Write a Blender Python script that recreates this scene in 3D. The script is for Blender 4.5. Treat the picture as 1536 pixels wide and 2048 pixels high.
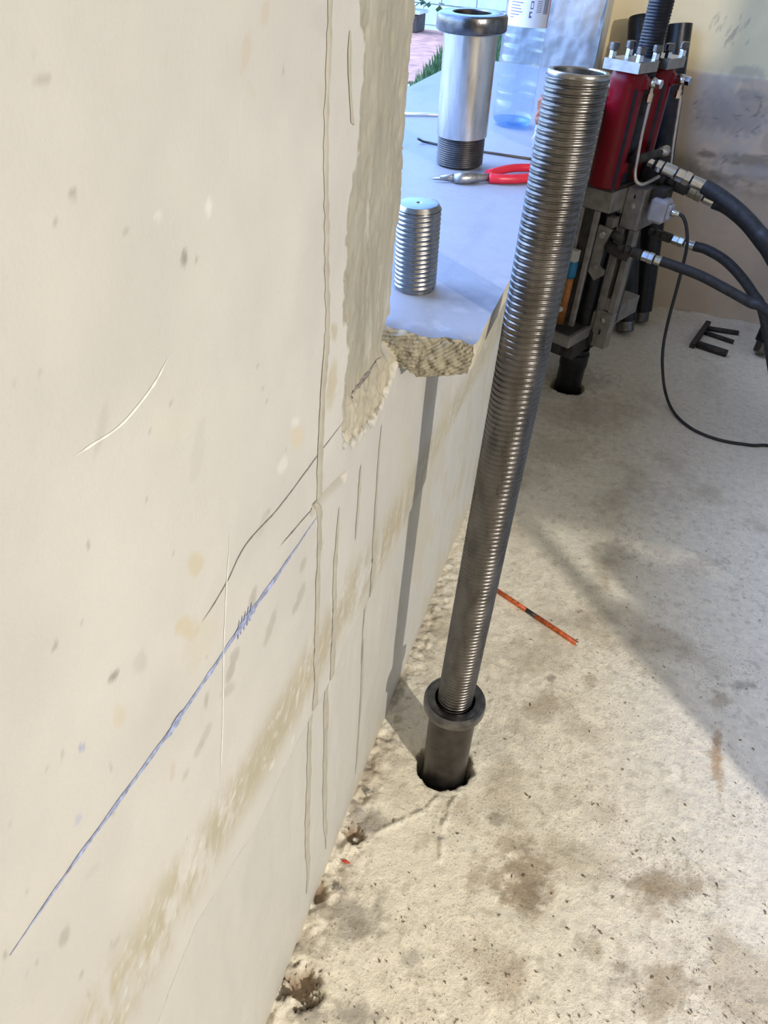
import bpy, math, random
import numpy as np
from mathutils import Matrix, Vector

for o in list(bpy.data.objects):
    bpy.data.objects.remove(o)
scene = bpy.context.scene
COL = scene.collection
random.seed(7)
RNG = np.random.default_rng(11)

# ------------------------------------------------------------------ camera
# calibrated from the photograph's vanishing points (1536 x 2048 frame)
F, CX, CY = 1500.0, 768.0, 1024.0
def _n(v): return v / np.linalg.norm(v)
_dn = _n(np.array([608 - CX, 2925 - CY, F]))
_y = np.array([1371 - CX, -110 - CY, F]); _y = _n(_y - _dn * (_y @ _dn))
_z = -_dn
_x = np.cross(_y, _z)
RW = np.array([_x, _y, _z])                 # camera (right, down, forward) -> world
CAM = np.array([0.228, 0.0, 1.45])
cam_data = bpy.data.cameras.new('camera')
cam = bpy.data.objects.new('camera', cam_data)
COL.objects.link(cam)
r_, d_, f_ = RW[:, 0], RW[:, 1], RW[:, 2]
cam.matrix_world = Matrix(((r_[0], -d_[0], -f_[0], CAM[0]), (r_[1], -d_[1], -f_[1], CAM[1]),
                           (r_[2], -d_[2], -f_[2], CAM[2]), (0, 0, 0, 1)))
cam_data.sensor_fit = 'VERTICAL'
cam_data.sensor_height = 24.0
cam_data.lens = F / 2048.0 * 24.0
cam_data.clip_start = 0.02
scene.camera = cam

def ray(px, py):
    return RW @ _n(np.array([px - CX, py - CY, F]))
def onz(px, py, z=0.0):
    d = ray(px, py); return CAM + d * ((z - CAM[2]) / d[2])
def onx(px, py, x=0.0):
    d = ray(px, py); return CAM + d * ((x - CAM[0]) / d[0])
def ony(px, py, y):
    d = ray(px, py); return CAM + d * ((y - CAM[1]) / d[1])

# ------------------------------------------------------------------ world, lights, exposure
world = bpy.data.worlds.new('sky'); scene.world = world
world.use_nodes = True
wn = world.node_tree; wn.nodes.clear()
sky = wn.nodes.new('ShaderNodeTexSky'); sky.sky_type = 'NISHITA'
sky.sun_disc = False; sky.sun_elevation = math.radians(50); sky.sun_rotation = math.radians(270)
sky.air_density = 1.2; sky.dust_density = 1.5; sky.ozone_density = 1.5
bg = wn.nodes.new('ShaderNodeBackground'); bg.inputs['Strength'].default_value = 0.78
wo = wn.nodes.new('ShaderNodeOutputWorld')
wb_ = wn.nodes.new('ShaderNodeVectorMath'); wb_.operation = 'MULTIPLY'       # the photograph is white-balanced for the lamp
wb_.inputs[1].default_value = (0.62, 0.86, 1.35)
wn.links.new(sky.outputs[0], wb_.inputs[0]); wn.links.new(wb_.outputs[0], bg.inputs[0]); wn.links.new(bg.outputs[0], wo.inputs[0])

LAMP = Vector((3.95, -2.27, 2.85))
ld = bpy.data.lights.new('work_lamp_light', 'AREA'); ld.shape = 'SQUARE'; ld.size = 0.09
ld.energy = 228.0; ld.color = (1.0, 0.94, 0.855)
lo = bpy.data.objects.new('work_lamp_light', ld); COL.objects.link(lo)
lo.location = LAMP
lo.rotation_euler = (Vector((0.3, 1.6, 0.6)) - LAMP).to_track_quat('-Z', 'Y').to_euler()

pd = bpy.data.lights.new('window_portal', 'AREA'); pd.shape = 'RECTANGLE'; pd.size = 2.65; pd.size_y = 1.46
pd.cycles.is_portal = True
po = bpy.data.objects.new('window_portal', pd); COL.objects.link(po)
po.location = (-0.4, 2.175, 1.77); po.rotation_euler = (math.radians(90), 0, math.radians(-90))

scene.view_settings.view_transform = 'Standard'
scene.view_settings.look = 'None'
scene.view_settings.gamma = 1.0
scene.view_settings.use_curve_mapping = False
scene.view_settings.exposure = 0.0

# ------------------------------------------------------------------ numpy noise
def vnoise(x, y, seed=0):
    x = np.asarray(x, float); y = np.asarray(y, float)
    xi = np.floor(x).astype(np.int64); yi = np.floor(y).astype(np.int64)
    fx = x - xi; fy = y - yi
    fx = fx * fx * fx * (fx * (fx * 6 - 15) + 10); fy = fy * fy * fy * (fy * (fy * 6 - 15) + 10)
    def h(a, b):
        n = (a * 374761393 + b * 668265263 + seed * 974634777) & 0xffffffff
        n = ((n ^ (n >> 13)) * 1274126177) & 0xffffffff
        n = (n ^ (n >> 16)) & 0xffff
        return n / 65535.0
    a = h(xi, yi); b = h(xi + 1, yi); c = h(xi, yi + 1); d = h(xi + 1, yi + 1)
    return (a + (b - a) * fx) * (1 - fy) + (c + (d - c) * fx) * fy
def fbm(x, y, oct=4, seed=0, gain=0.5):
    s = 0; a = 1; t = 0
    for i in range(oct):
        s = s + a * vnoise(x * 2 ** i + 17.3 * i, y * 2 ** i - 9.1 * i, seed + i); t += a; a *= gain
    return s / t
def smooth(a, b, x):
    t = np.clip((x - a) / (b - a), 0, 1); return t * t * (3 - 2 * t)
def segdist(X, Y, pts):
    D = np.full(np.shape(X), 1e9)
    for (ax, ay), (bx, by) in zip(pts[:-1], pts[1:]):
        dx, dy = bx - ax, by - ay; L = dx * dx + dy * dy + 1e-12
        t = np.clip(((X - ax) * dx + (Y - ay) * dy) / L, 0, 1)
        D = np.minimum(D, np.hypot(X - ax - t * dx, Y - ay - t * dy))
    return D
def s2l(c):
    return tuple(((v / 255) / 12.92 if v / 255 <= 0.04045 else ((v / 255 + 0.055) / 1.055) ** 2.4) for v in c)

# ------------------------------------------------------------------ materials
MATS = {}
def node_mat(name):
    m = bpy.data.materials.new(name); m.use_nodes = True
    nt = m.node_tree; b = nt.nodes['Principled BSDF']
    MATS[name] = m
    return m, nt, b
def N(nt, t, **kw):
    n = nt.nodes.new(t)
    for k, v in kw.items(): setattr(n, k, v)
    return n
def simple(name, col, rough=0.5, metal=0.0, nscale=0.0, nvar=0.15, bump=0.0, rvar=0.0, bscale=None, coat=0.0, stretch=None):
    m, nt, b = node_mat(name)
    b.inputs['Base Color'].default_value = (*col, 1); b.inputs['Roughness'].default_value = rough
    b.inputs['Metallic'].default_value = metal
    if coat: b.inputs['Coat Weight'].default_value = coat
    if nscale:
        tc = N(nt, 'ShaderNodeTexCoord'); src = tc.outputs['Object']
        if stretch:
            mp = N(nt, 'ShaderNodeMapping'); mp.inputs['Scale'].default_value = stretch
            nt.links.new(src, mp.inputs[0]); src = mp.outputs[0]
        no = N(nt, 'ShaderNodeTexNoise'); no.inputs['Scale'].default_value = nscale; no.inputs['Detail'].default_value = 6
        nt.links.new(src, no.inputs['Vector'])
        cr = N(nt, 'ShaderNodeValToRGB')
        lo_ = tuple(max(0, c * (1 - nvar)) for c in col); hi_ = tuple(min(1, c * (1 + nvar)) for c in col)
        cr.color_ramp.elements[0].position = 0.3; cr.color_ramp.elements[1].position = 0.7
        cr.color_ramp.elements[0].color = (*lo_, 1); cr.color_ramp.elements[1].color = (*hi_, 1)
        nt.links.new(no.outputs[0], cr.inputs[0]); nt.links.new(cr.outputs[0], b.inputs['Base Color'])
        if rvar:
            mr = N(nt, 'ShaderNodeMapRange'); mr.inputs[3].default_value = rough - rvar; mr.inputs[4].default_value = rough + rvar
            nt.links.new(no.outputs[0], mr.inputs[0]); nt.links.new(mr.outputs[0], b.inputs['Roughness'])
        if bump:
            n2 = N(nt, 'ShaderNodeTexNoise'); n2.inputs['Scale'].default_value = bscale or nscale * 4; n2.inputs['Detail'].default_value = 5
            nt.links.new(src, n2.inputs['Vector'])
            bp = N(nt, 'ShaderNodeBump'); bp.inputs['Strength'].default_value = bump; bp.inputs['Distance'].default_value = 0.003
            nt.links.new(n2.outputs[0], bp.inputs['Height']); nt.links.new(bp.outputs[0], b.inputs['Normal'])
    return m
def painted(name, rough, mott, mscale, bumps, spec=0.3, speck=None):
    """surface whose stains and wear come from a colour attribute, with mottling and fine relief"""
    m, nt, b = node_mat(name)
    at = N(nt, 'ShaderNodeAttribute'); at.attribute_name = 'Col'
    tc = N(nt, 'ShaderNodeTexCoord')
    no = N(nt, 'ShaderNodeTexNoise'); no.inputs['Scale'].default_value = mscale; no.inputs['Detail'].default_value = 7
    no.inputs['Roughness'].default_value = 0.65
    nt.links.new(tc.outputs['Object'], no.inputs['Vector'])
    mr = N(nt, 'ShaderNodeMapRange'); mr.inputs[1].default_value = 0.25; mr.inputs[2].default_value = 0.75
    mr.inputs[3].default_value = 1 - mott; mr.inputs[4].default_value = 1 + mott * 0.6
    nt.links.new(no.outputs[0], mr.inputs[0])
    mx = N(nt, 'ShaderNodeVectorMath', operation='SCALE')
    nt.links.new(at.outputs['Color'], mx.inputs[0]); nt.links.new(mr.outputs[0], mx.inputs['Scale'])
    last = mx.outputs[0]
    if speck:                                   # grit: small dark grains trodden into the surface, thicker in some places
        n3 = N(nt, 'ShaderNodeTexNoise'); n3.inputs['Scale'].default_value = speck[0]; n3.inputs['Detail'].default_value = 3; n3.inputs['Roughness'].default_value = 0.7
        n4 = N(nt, 'ShaderNodeTexNoise'); n4.inputs['Scale'].default_value = 5; n4.inputs['Detail'].default_value = 3
        for n_ in (n3, n4): nt.links.new(tc.outputs['Object'], n_.inputs['Vector'])
        ad = N(nt, 'ShaderNodeMath', operation='MULTIPLY_ADD'); ad.inputs[1].default_value = 0.22; nt.links.new(n4.outputs[0], ad.inputs[0]); nt.links.new(n3.outputs[0], ad.inputs[2])
        m5 = N(nt, 'ShaderNodeMapRange'); m5.inputs[1].default_value = speck[1] + 0.10; m5.inputs[2].default_value = speck[1] + 0.17; m5.inputs[4].default_value = 0.7
        nt.links.new(ad.outputs[0], m5.inputs[0])
        mi = N(nt, 'ShaderNodeMix', data_type='RGBA'); mi.inputs[7].default_value = (*speck[2], 1)
        nt.links.new(m5.outputs[0], mi.inputs[0]); nt.links.new(last, mi.inputs[6]); last = mi.outputs[2]
    nt.links.new(last, b.inputs['Base Color'])
    b.inputs['Roughness'].default_value = rough; b.inputs['Specular IOR Level'].default_value = spec
    prev = None
    for sc, st, di in bumps:
        n2 = N(nt, 'ShaderNodeTexNoise'); n2.inputs['Scale'].default_value = sc; n2.inputs['Detail'].default_value = 4
        nt.links.new(tc.outputs['Object'], n2.inputs['Vector'])
        bp = N(nt, 'ShaderNodeBump'); bp.inputs['Strength'].default_value = st; bp.inputs['Distance'].default_value = di
        nt.links.new(n2.outputs[0], bp.inputs['Height'])
        if prev: nt.links.new(prev.outputs[0], bp.inputs['Normal'])
        prev = bp
    nt.links.new(prev.outputs[0], b.inputs['Normal'])
    return m
painted('wall_plaster', 0.6, 0.04, 9, [(300, 0.12, 0.002), (30, 0.12, 0.004)], 0.35)
painted('back_plaster', 0.7, 0.06, 7, [(120, 0.2, 0.002)], 0.25)
painted('floor_screed', 0.9, 0.16, 38, [(520, 0.6, 0.002), (170, 0.6, 0.0035)], 0.2, (170, 0.615, (0.30, 0.22, 0.14)))
painted('sill_screed', 0.55, 0.06, 22, [(350, 0.25, 0.002), (60, 0.2, 0.003)], 0.4)
simple('concrete', (0.40, 0.37, 0.30), 0.9, 0, 30, 0.2, 0.6)
simple('far_concrete', (0.44, 0.435, 0.425), 0.85, 0, 26, 0.12, 0.5, bscale=90)
simple('room_paint', (0.74, 0.70, 0.62), 0.8, 0, 3, 0.05, 0.1)
simple('ceiling_paint', (0.78, 0.76, 0.70), 0.85, 0, 3, 0.04, 0.1)
simple('rough_floor', (0.52, 0.48, 0.40), 0.9, 0, 8, 0.15, 0.5)
simple('thread_steel', (0.15, 0.142, 0.135), 0.29, 1, 55, 0.28, 0.08, 0.1, stretch=(1, 1, 0.35))
simple('oily_steel', (0.075, 0.07, 0.068), 0.36, 0.9, 40, 0.3, 0.12, 0.1)
simple('flange_steel', (0.16, 0.16, 0.165), 0.24, 1, 60, 0.3, 0.1, 0.08)
simple('bright_steel', (0.56, 0.55, 0.54), 0.27, 1, 45, 0.22, 0.08, 0.1, stretch=(1, 1, 0.2))
simple('stud_steel', (0.33, 0.33, 0.33), 0.26, 1, 60, 0.12, 0.05, 0.05)
simple('black_steel', (0.022, 0.022, 0.024), 0.36, 0.6, 40, 0.35, 0.15, 0.08)
simple('grey_cast', (0.27, 0.25, 0.23), 0.6, 0.35, 30, 0.25, 0.25, 0.1)
simple('dark_cast', (0.05, 0.045, 0.04), 0.6, 0.3, 35, 0.4, 0.3)
simple('plate_steel', (0.40, 0.39, 0.38), 0.34, 0.9, 35, 0.18, 0.1, 0.08)
simple('red_enamel', (0.17, 0.001, 0.007), 0.28, 0.0, 12, 0.1, 0.02)
MATS['red_enamel'].node_tree.nodes['Principled BSDF'].inputs['Specular IOR Level'].default_value = 0.25
simple('chrome', (0.66, 0.67, 0.68), 0.18, 1, 60, 0.1, 0.02)
simple('zinc', (0.52, 0.50, 0.42), 0.28, 1, 50, 0.2, 0.05)
simple('tube_steel', (0.55, 0.52, 0.48), 0.35, 0.9, 40, 0.15, 0.03)
simple('bolt_dark', (0.16, 0.155, 0.15), 0.32, 1, 60, 0.2, 0.03)
simple('hose_rubber', (0.022, 0.024, 0.028), 0.55, 0, 60, 0.5, 0.2)
simple('cable_rubber', (0.02, 0.021, 0.022), 0.5, 0, 50, 0.3, 0.1)
simple('sensor_grey', (0.42, 0.42, 0.45), 0.5, 0, 40, 0.15, 0.1)
simple('white_plastic', (0.55, 0.54, 0.50), 0.45, 0, 40, 0.1)
simple('blue_plastic', (0.01, 0.16, 0.32), 0.4, 0, 40, 0.1)
simple('orange_copper', (0.35, 0.13, 0.03), 0.45, 0.2, 40, 0.25)
simple('orange_paint', (0.52, 0.10, 0.02), 0.45, 0.0, 120, 0.55, 0.2)
simple('dark_iron', (0.06, 0.05, 0.045), 0.6, 0.5, 60, 0.4, 0.3)
simple('plier_red', (0.62, 0.02, 0.04), 0.35, 0, 60, 0.12)
simple('plier_steel', (0.33, 0.32, 0.31), 0.38, 0.9, 80, 0.3, 0.1)
simple('wire_dark', (0.10, 0.09, 0.08), 0.5, 0.6, 50, 0.2)
simple('wire_bright', (0.8, 0.8, 0.78), 0.25, 0.8, 50, 0.1)
simple('brick_red', (0.36, 0.13, 0.08), 0.85, 0, 45, 0.5, 0.6)
simple('mortar_grey', (0.48, 0.45, 0.41), 0.9, 0, 30, 0.3, 0.8)
simple('label_white', (0.82, 0.84, 0.88), 0.4, 0, 30, 0.03)
simple('label_pink', (0.75, 0.10, 0.30), 0.4, 0, 30, 0.05)
simple('label_ink', (0.10, 0.13, 0.26), 0.5, 0, 30, 0.05)
simple('cap_blue', (0.05, 0.15, 0.6), 0.4, 0, 30, 0.05)
simple('chalk_blue', (0.33, 0.38, 0.58), 0.9, 0, 160, 0.45)
simple('pencil_grey', (0.24, 0.21, 0.20), 0.8, 0, 160, 0.4)
simple('drip_tan', (0.475, 0.445, 0.37), 0.55, 0, 40, 0.12, 0.05)
simple('scrape_white', (0.86, 0.85, 0.80), 0.8, 0, 100, 0.06)
simple('stone_grey', (0.42, 0.38, 0.32), 0.9, 0, 80, 0.3, 0.4)
simple('chip_brown', (0.21, 0.16, 0.11), 0.9, 0, 200, 0.5)
simple('red_plastic', (0.6, 0.06, 0.03), 0.5, 0, 60, 0.1)
simple('block_grey', (0.82, 0.80, 0.78), 0.9, 0, 12, 0.15, 0.5)
simple('bounce_ground', (0.62, 0.58, 0.50), 0.9, 0, 30, 0.2, 0.5)
simple('terracotta', (0.62, 0.30, 0.19), 0.9, 0, 9, 0.3, 0.4)
simple('timber_dark', (0.10, 0.07, 0.05), 0.8, 0, 20, 0.3)
simple('grass_green', (0.10, 0.17, 0.05), 0.8, 0, 30, 0.4)
simple('leaf_green', (0.07, 0.15, 0.04), 0.6, 0, 20, 0.4)
def plastic_mat(name, tint, k):
    m = bpy.data.materials.new(name); m.use_nodes = True; nt = m.node_tree; nt.nodes.clear(); MATS[name] = m
    tr = N(nt, 'ShaderNodeBsdfTransparent'); tr.inputs[0].default_value = (*tint, 1)
    gl = N(nt, 'ShaderNodeBsdfGlossy'); gl.inputs['Roughness'].default_value = 0.06; gl.inputs[0].default_value = (1, 1, 1, 1)
    lw = N(nt, 'ShaderNodeLayerWeight'); lw.inputs[0].default_value = 0.25
    fr = N(nt, 'ShaderNodeMath', operation='MULTIPLY_ADD'); fr.inputs[1].default_value = k; fr.inputs[2].default_value = 0.03
    nt.links.new(lw.outputs['Facing'], fr.inputs[0])
    mx = N(nt, 'ShaderNodeMixShader'); out = N(nt, 'ShaderNodeOutputMaterial')
    nt.links.new(fr.outputs[0], mx.inputs[0]); nt.links.new(tr.outputs[0], mx.inputs[1]); nt.links.new(gl.outputs[0], mx.inputs[2])
    nt.links.new(mx.outputs[0], out.inputs[0])
plastic_mat('clear_plastic', (0.86, 0.93, 0.985), 0.35)
plastic_mat('water_blue', (0.62, 0.80, 0.97), 0.25)

# ------------------------------------------------------------------ mesh helpers
def mesh_np(name, V, Q, mat, smooth_=True, col=None):
    V = np.asarray(V, np.float32); Q = np.asarray(Q, np.int32)
    me = bpy.data.meshes.new(name)
    me.vertices.add(len(V)); me.vertices.foreach_set('co', V.ravel())
    k = Q.shape[1]
    me.loops.add(Q.size); me.loops.foreach_set('vertex_index', Q.ravel())
    me.polygons.add(len(Q)); me.polygons.foreach_set('loop_start', np.arange(0, Q.size, k, dtype=np.int32))
    me.polygons.foreach_set('loop_total', np.full(len(Q), k, np.int32))
    me.polygons.foreach_set('use_smooth', np.full(len(Q), smooth_, bool))
    me.update(calc_edges=True)
    if col is not None:
        a = me.color_attributes.new('Col', 'FLOAT_COLOR', 'POINT')
        c = np.ones((len(V), 4), np.float32); c[:, :3] = col; a.data.foreach_set('color', c.ravel())
    me.materials.append(MATS[mat]); me.validate()
    return me
def link(name, me, parent=None, loc=None):
    o = bpy.data.objects.new(name, me); COL.objects.link(o)
    if parent: o.parent = parent
    if loc is not None: o.location = loc
    return o
class MB:
    """collects shapes into one mesh"""
    def __init__(s): s.v = []; s.f = []; s.sm = []
    def add(s, V, Fs, sm=False):
        b = len(s.v); s.v += [tuple(map(float, p)) for p in V]
        for f in Fs: s.f.append(tuple(i + b for i in f)); s.sm.append(sm)
        return s
    def box(s, lo_, hi_, bev=0.0, M=None):
        lo_ = np.array(lo_, float); hi_ = np.array(hi_, float)
        c = (lo_ + hi_) / 2; h = (hi_ - lo_) / 2
        b = min(bev, *(h * 0.49)) if bev else 0
        V = []; F_ = []
        if not b:
            V = [c + h * np.array([sx, sy, sz]) for sx in (-1, 1) for sy in (-1, 1) for sz in (-1, 1)]
            F_ = [(0, 1, 3, 2), (4, 6, 7, 5), (0, 4, 5, 1), (2, 3, 7, 6), (0, 2, 6, 4), (1, 5, 7, 3)]
        else:
            idx = {}
            for ax in range(3):
                for sx in (-1, 1):
                    for sy in (-1, 1):
                        for sz in (-1, 1):
                            sg = np.array([sx, sy, sz]); hh = h - b; hh[ax] = h[ax]
                            idx[(ax, sx, sy, sz)] = len(V); V.append(c + hh * sg)
            for ax in range(3):
                a2, a3 = (ax + 1) % 3, (ax + 2) % 3
                for sd in (-1, 1):
                    q = []
                    for (p, r) in ((-1, -1), (1, -1), (1, 1), (-1, 1)):
                        t = [0, 0, 0]; t[ax] = sd; t[a2] = p; t[a3] = r; q.append(idx[(ax, *t)])
                    F_.append(tuple(q if sd > 0 else q[::-1]))
            for ax in range(3):
                a2, a3 = (ax + 1) % 3, (ax + 2) % 3
                for p in (-1, 1):
                    for r in (-1, 1):
                        def g(k, e):
                            t = [0, 0, 0]; t[ax] = e; t[a2] = p; t[a3] = r; return idx[(k, *t)]
                        q = [g(a2, -1), g(a3, -1), g(a3, 1), g(a2, 1)]
                        F_.append(tuple(q if p * r < 0 else q[::-1]))
            for sx in (-1, 1):
                for sy in (-1, 1):
                    for sz in (-1, 1):
                        q = [idx[(k, sx, sy, sz)] for k in range(3)]
                        F_.append(tuple(q if sx * sy * sz > 0 else q[::-1]))
        if M is not None: V = [M @ Vector(p) for p in V]
        return s.add(V, F_)
    def rev(s, prof, seg=32, M=None, cap=True, sm=True, phase=0.0):
        """prof: [(r, z)...] revolved about z"""
        if sm:                                  # a ring is doubled where the profile turns sharply, so the edge stays crisp
            pp = [prof[0]]; br = set()
            for i in range(1, len(prof) - 1):
                a0 = math.atan2(prof[i][1] - prof[i - 1][1], prof[i][0] - prof[i - 1][0]); a1 = math.atan2(prof[i + 1][1] - prof[i][1], prof[i + 1][0] - prof[i][0])
                pp.append(prof[i])
                if abs((a1 - a0 + math.pi) % (2 * math.pi) - math.pi) > 0.5: br.add(len(pp) - 1); pp.append(prof[i])
            prof = pp + [prof[-1]]
        else: br = set()
        n = len(prof); V = []
        for (r, z) in prof:
            for k in range(seg):
                a = phase + 2 * math.pi * k / seg; V.append((r * math.cos(a), r * math.sin(a), z))
        F_ = []
        for i in range(n - 1):
            if i in br: continue
            for k in range(seg):
                k2 = (k + 1) % seg
                F_.append((i * seg + k, i * seg + k2, (i + 1) * seg + k2, (i + 1) * seg + k))
        if M is not None: V = [M @ Vector(p) for p in V]
        b = len(s.v); s.add(V, F_, sm)
        if cap:
            s.f.append(tuple(b + k for k in range(seg))[::-1]); s.sm.append(False)
            s.f.append(tuple(b + (n - 1) * seg + k for k in range(seg))); s.sm.append(False)
        return s
    def tube(s, pts, r, seg=12, cap=True):
        P = [Vector(tuple(map(float, p))) for p in pts]; n = len(P)
        rr = r if hasattr(r, '__len__') else [r] * n
        T = [(P[min(i + 1, n - 1)] - P[max(i - 1, 0)]).normalized() for i in range(n)]
        a = Vector((0, 0, 1)) if abs(T[0].z) < 0.9 else Vector((1, 0, 0))
        u = T[0].cross(a).normalized(); V = []
        for i in range(n):
            u = (u - T[i] * u.dot(T[i])).normalized(); w = T[i].cross(u)
            for k in range(seg):
                t = 2 * math.pi * k / seg; V.append(P[i] + (u * math.cos(t) + w * math.sin(t)) * rr[i])
        F_ = [(i * seg + k, i * seg + (k + 1) % seg, (i + 1) * seg + (k + 1) % seg, (i + 1) * seg + k) for i in range(n - 1) for k in range(seg)]
        b = len(s.v); s.add(V, F_, True)
        if cap:
            s.f.append(tuple(b + k for k in range(seg))[::-1]); s.sm.append(False)
            s.f.append(tuple(b + (n - 1) * seg + k for k in range(seg))); s.sm.append(False)
        return s
    def prism(s, poly, z0, z1, M=None):
        n = len(poly); V = [(x, y, z0) for x, y in poly] + [(x, y, z1) for x, y in poly]
        F_ = [tuple(range(n))[::-1], tuple(range(n, 2 * n))] + [(i, (i + 1) % n, n + (i + 1) % n, n + i) for i in range(n)]
        if M is not None: V = [M @ Vector(p) for p in V]
        return s.add(V, F_)
    def build(s, name, mat, parent=None, loc=None):
        me = bpy.data.meshes.new(name); me.from_pydata(s.v, [], s.f)
        me.polygons.foreach_set('use_smooth', s.sm); me.update(); me.materials.append(MATS[mat])
        return link(name, me, parent, loc)
def tag(o, label=None, cat=None, group=None, kind=None):
    if label: o['label'] = label
    if cat: o['category'] = cat
    if group: o['group'] = group
    if kind: o['kind'] = kind
    return o
def empty(name, loc, rot=(0, 0, 0)):
    o = bpy.data.objects.new(name, None); COL.objects.link(o); o.location = loc; o.rotation_euler = rot
    o.empty_display_size = 0.05; return o
def along(p, q):
    """matrix taking +z to the direction p->q, origin at p"""
    p, q = Vector(tuple(map(float, p))), Vector(tuple(map(float, q)))
    return Matrix.Translation(p) @ (q - p).to_track_quat('Z', 'Y').to_matrix().to_4x4()
def spline(pts, n=14):
    P = [np.array(p, float) for p in pts]; P = [2 * P[0] - P[1]] + P + [2 * P[-1] - P[-2]]; out = []
    for i in range(1, len(P) - 2):
        for k in range(n):
            t = k / n
            out.append(0.5 * (2 * P[i] + (P[i + 1] - P[i - 1]) * t + (2 * P[i - 1] - 5 * P[i] + 4 * P[i + 1] - P[i + 2]) * t * t
                              + (3 * P[i] - P[i - 1] - 3 * P[i + 1] + P[i + 2]) * t ** 3))
    out.append(P[-2]); return out

# ================================================================== THE SETTING
SILL_Z, JAMB_Y, FAR_Y, BACK_Y = 1.04, 0.85, 3.5, 3.92
WALL_T, TOP_Z, CEIL = 0.38, 2.5, 3.4

# ---------------------------------------------------------------- left wall: fine relief where the camera looks
def axis(a, b, d0, d1, knee):
    out = [a]
    while out[-1] < b:
        t = max(0, (out[-1] - knee) / (b - knee)); out.append(out[-1] + d0 + (d1 - d0) * t)
    out[-1] = b; return np.array(out)
gy = axis(0.04, BACK_Y, 0.0026, 0.011, 1.2); gz = np.arange(0, 1.4601, 0.0029)
GY, GZ = np.meshgrid(gy, gz, indexing='ij')
H = (fbm(GY * 6, GZ * 6, 4, 1) - 0.5) * 0.0035 + (fbm(GY * 40, GZ * 40, 3, 5) - 0.5) * 0.0006
cream = np.array([0.572, 0.560, 0.525]); C = np.ones(GY.shape + (3,)) * cream
def blend(C, mask, col):
    m = np.clip(mask, 0, 1)[..., None]; return C * (1 - m) + np.array(col) * m
lowf = fbm(GY * 3.1, GZ * 3.1, 4, 21)
C = blend(C, smooth(0.5, 0.75, lowf) * 0.5, (0.68, 0.635, 0.565)); C = blend(C, smooth(0.5, 0.3, lowf) * 0.4, (0.71, 0.69, 0.64))
# soft smears dragged down the wall
strk = fbm(GY * 26, GZ * 3.2, 4, 33)
C = blend(C, smooth(0.56, 0.78, strk) * 0.35 * smooth(0.3, 0.7, GY), (0.58, 0.54, 0.47))
# plinth line and the scraped olive band above it
_pl = np.array([onx(*p)[1:] for p in [(314, 2048), (392, 1853), (499, 1679), (594, 1494), (684, 1309), (760, 1150)]])
_bc = np.array([onx(*p)[1:] for p in [(240, 1990), (269, 1937), (347, 1797), (426, 1673), (504, 1545), (572, 1432), (622, 1337), (689, 1214), (757, 1113), (801, 1029)]])
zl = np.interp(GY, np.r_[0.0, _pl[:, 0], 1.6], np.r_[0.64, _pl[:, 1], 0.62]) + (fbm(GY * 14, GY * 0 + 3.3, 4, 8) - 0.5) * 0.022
zc = np.interp(GY, np.r_[0.0, _bc[:, 0], 1.6], np.r_[_bc[0, 1], _bc[:, 1], _bc[-1, 1] - 0.03]) + (fbm(GY * 5, GY * 0 + 7.3, 3, 18) - 0.5) * 0.03
below = smooth(0.0022, -0.0022, GZ - zl)
H -= below * 0.0065 * (1 - smooth(1.4, 2.0, GY))
H += (fbm(GY * 16, GZ * 5, 3, 9) - 0.5) * 0.004 * below
C = blend(C, below * 0.85, (0.59, 0.582, 0.54))
C = blend(C, np.exp(-((GZ - zl) / 0.0030) ** 2) * 0.65 * smooth(0.25, 0.5, fbm(GY * 20, GZ * 4, 3, 14)) * (1 - smooth(0.95, 1.2, GY)), (0.27, 0.25, 0.21))      # shadow of the plinth step, painted in as a thin dark line
band = np.exp(-(np.abs(GZ - zc) / (0.042 + 0.02 * fbm(GY * 6, GZ * 0, 2, 19))) ** 3) * smooth(0.02, 0.12, GY + 0.1)
stx = fbm(GY * 60 - GZ * 18, GZ * 22 + GY * 14, 5, 41, 0.6)
patch = fbm(GY * 4.3, GZ * 3 + 9, 3, 44)
C = blend(C, band * smooth(0.30, 0.60, stx * 0.75 + patch * 0.35) * 0.85, (0.445, 0.405, 0.285))
chip = smooth(0.73, 0.79, fbm(GY * 60 + GZ * 60, GZ * 160 - GY * 160, 2, 51)) * band
C = blend(C, chip * 0.8, (0.66, 0.645, 0.58)); H += chip * 0.0006
H += band * (fbm(GY * 60 - GZ * 80, GZ * 130, 3, 52) - 0.5) * 0.0022
# dirt near the wall's foot
C = blend(C, smooth(0.06, 0.0, GZ + (fbm(GY * 18, GZ * 18, 3, 61) - 0.5) * 0.08) * 0.55, (0.58, 0.52, 0.42))
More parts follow.
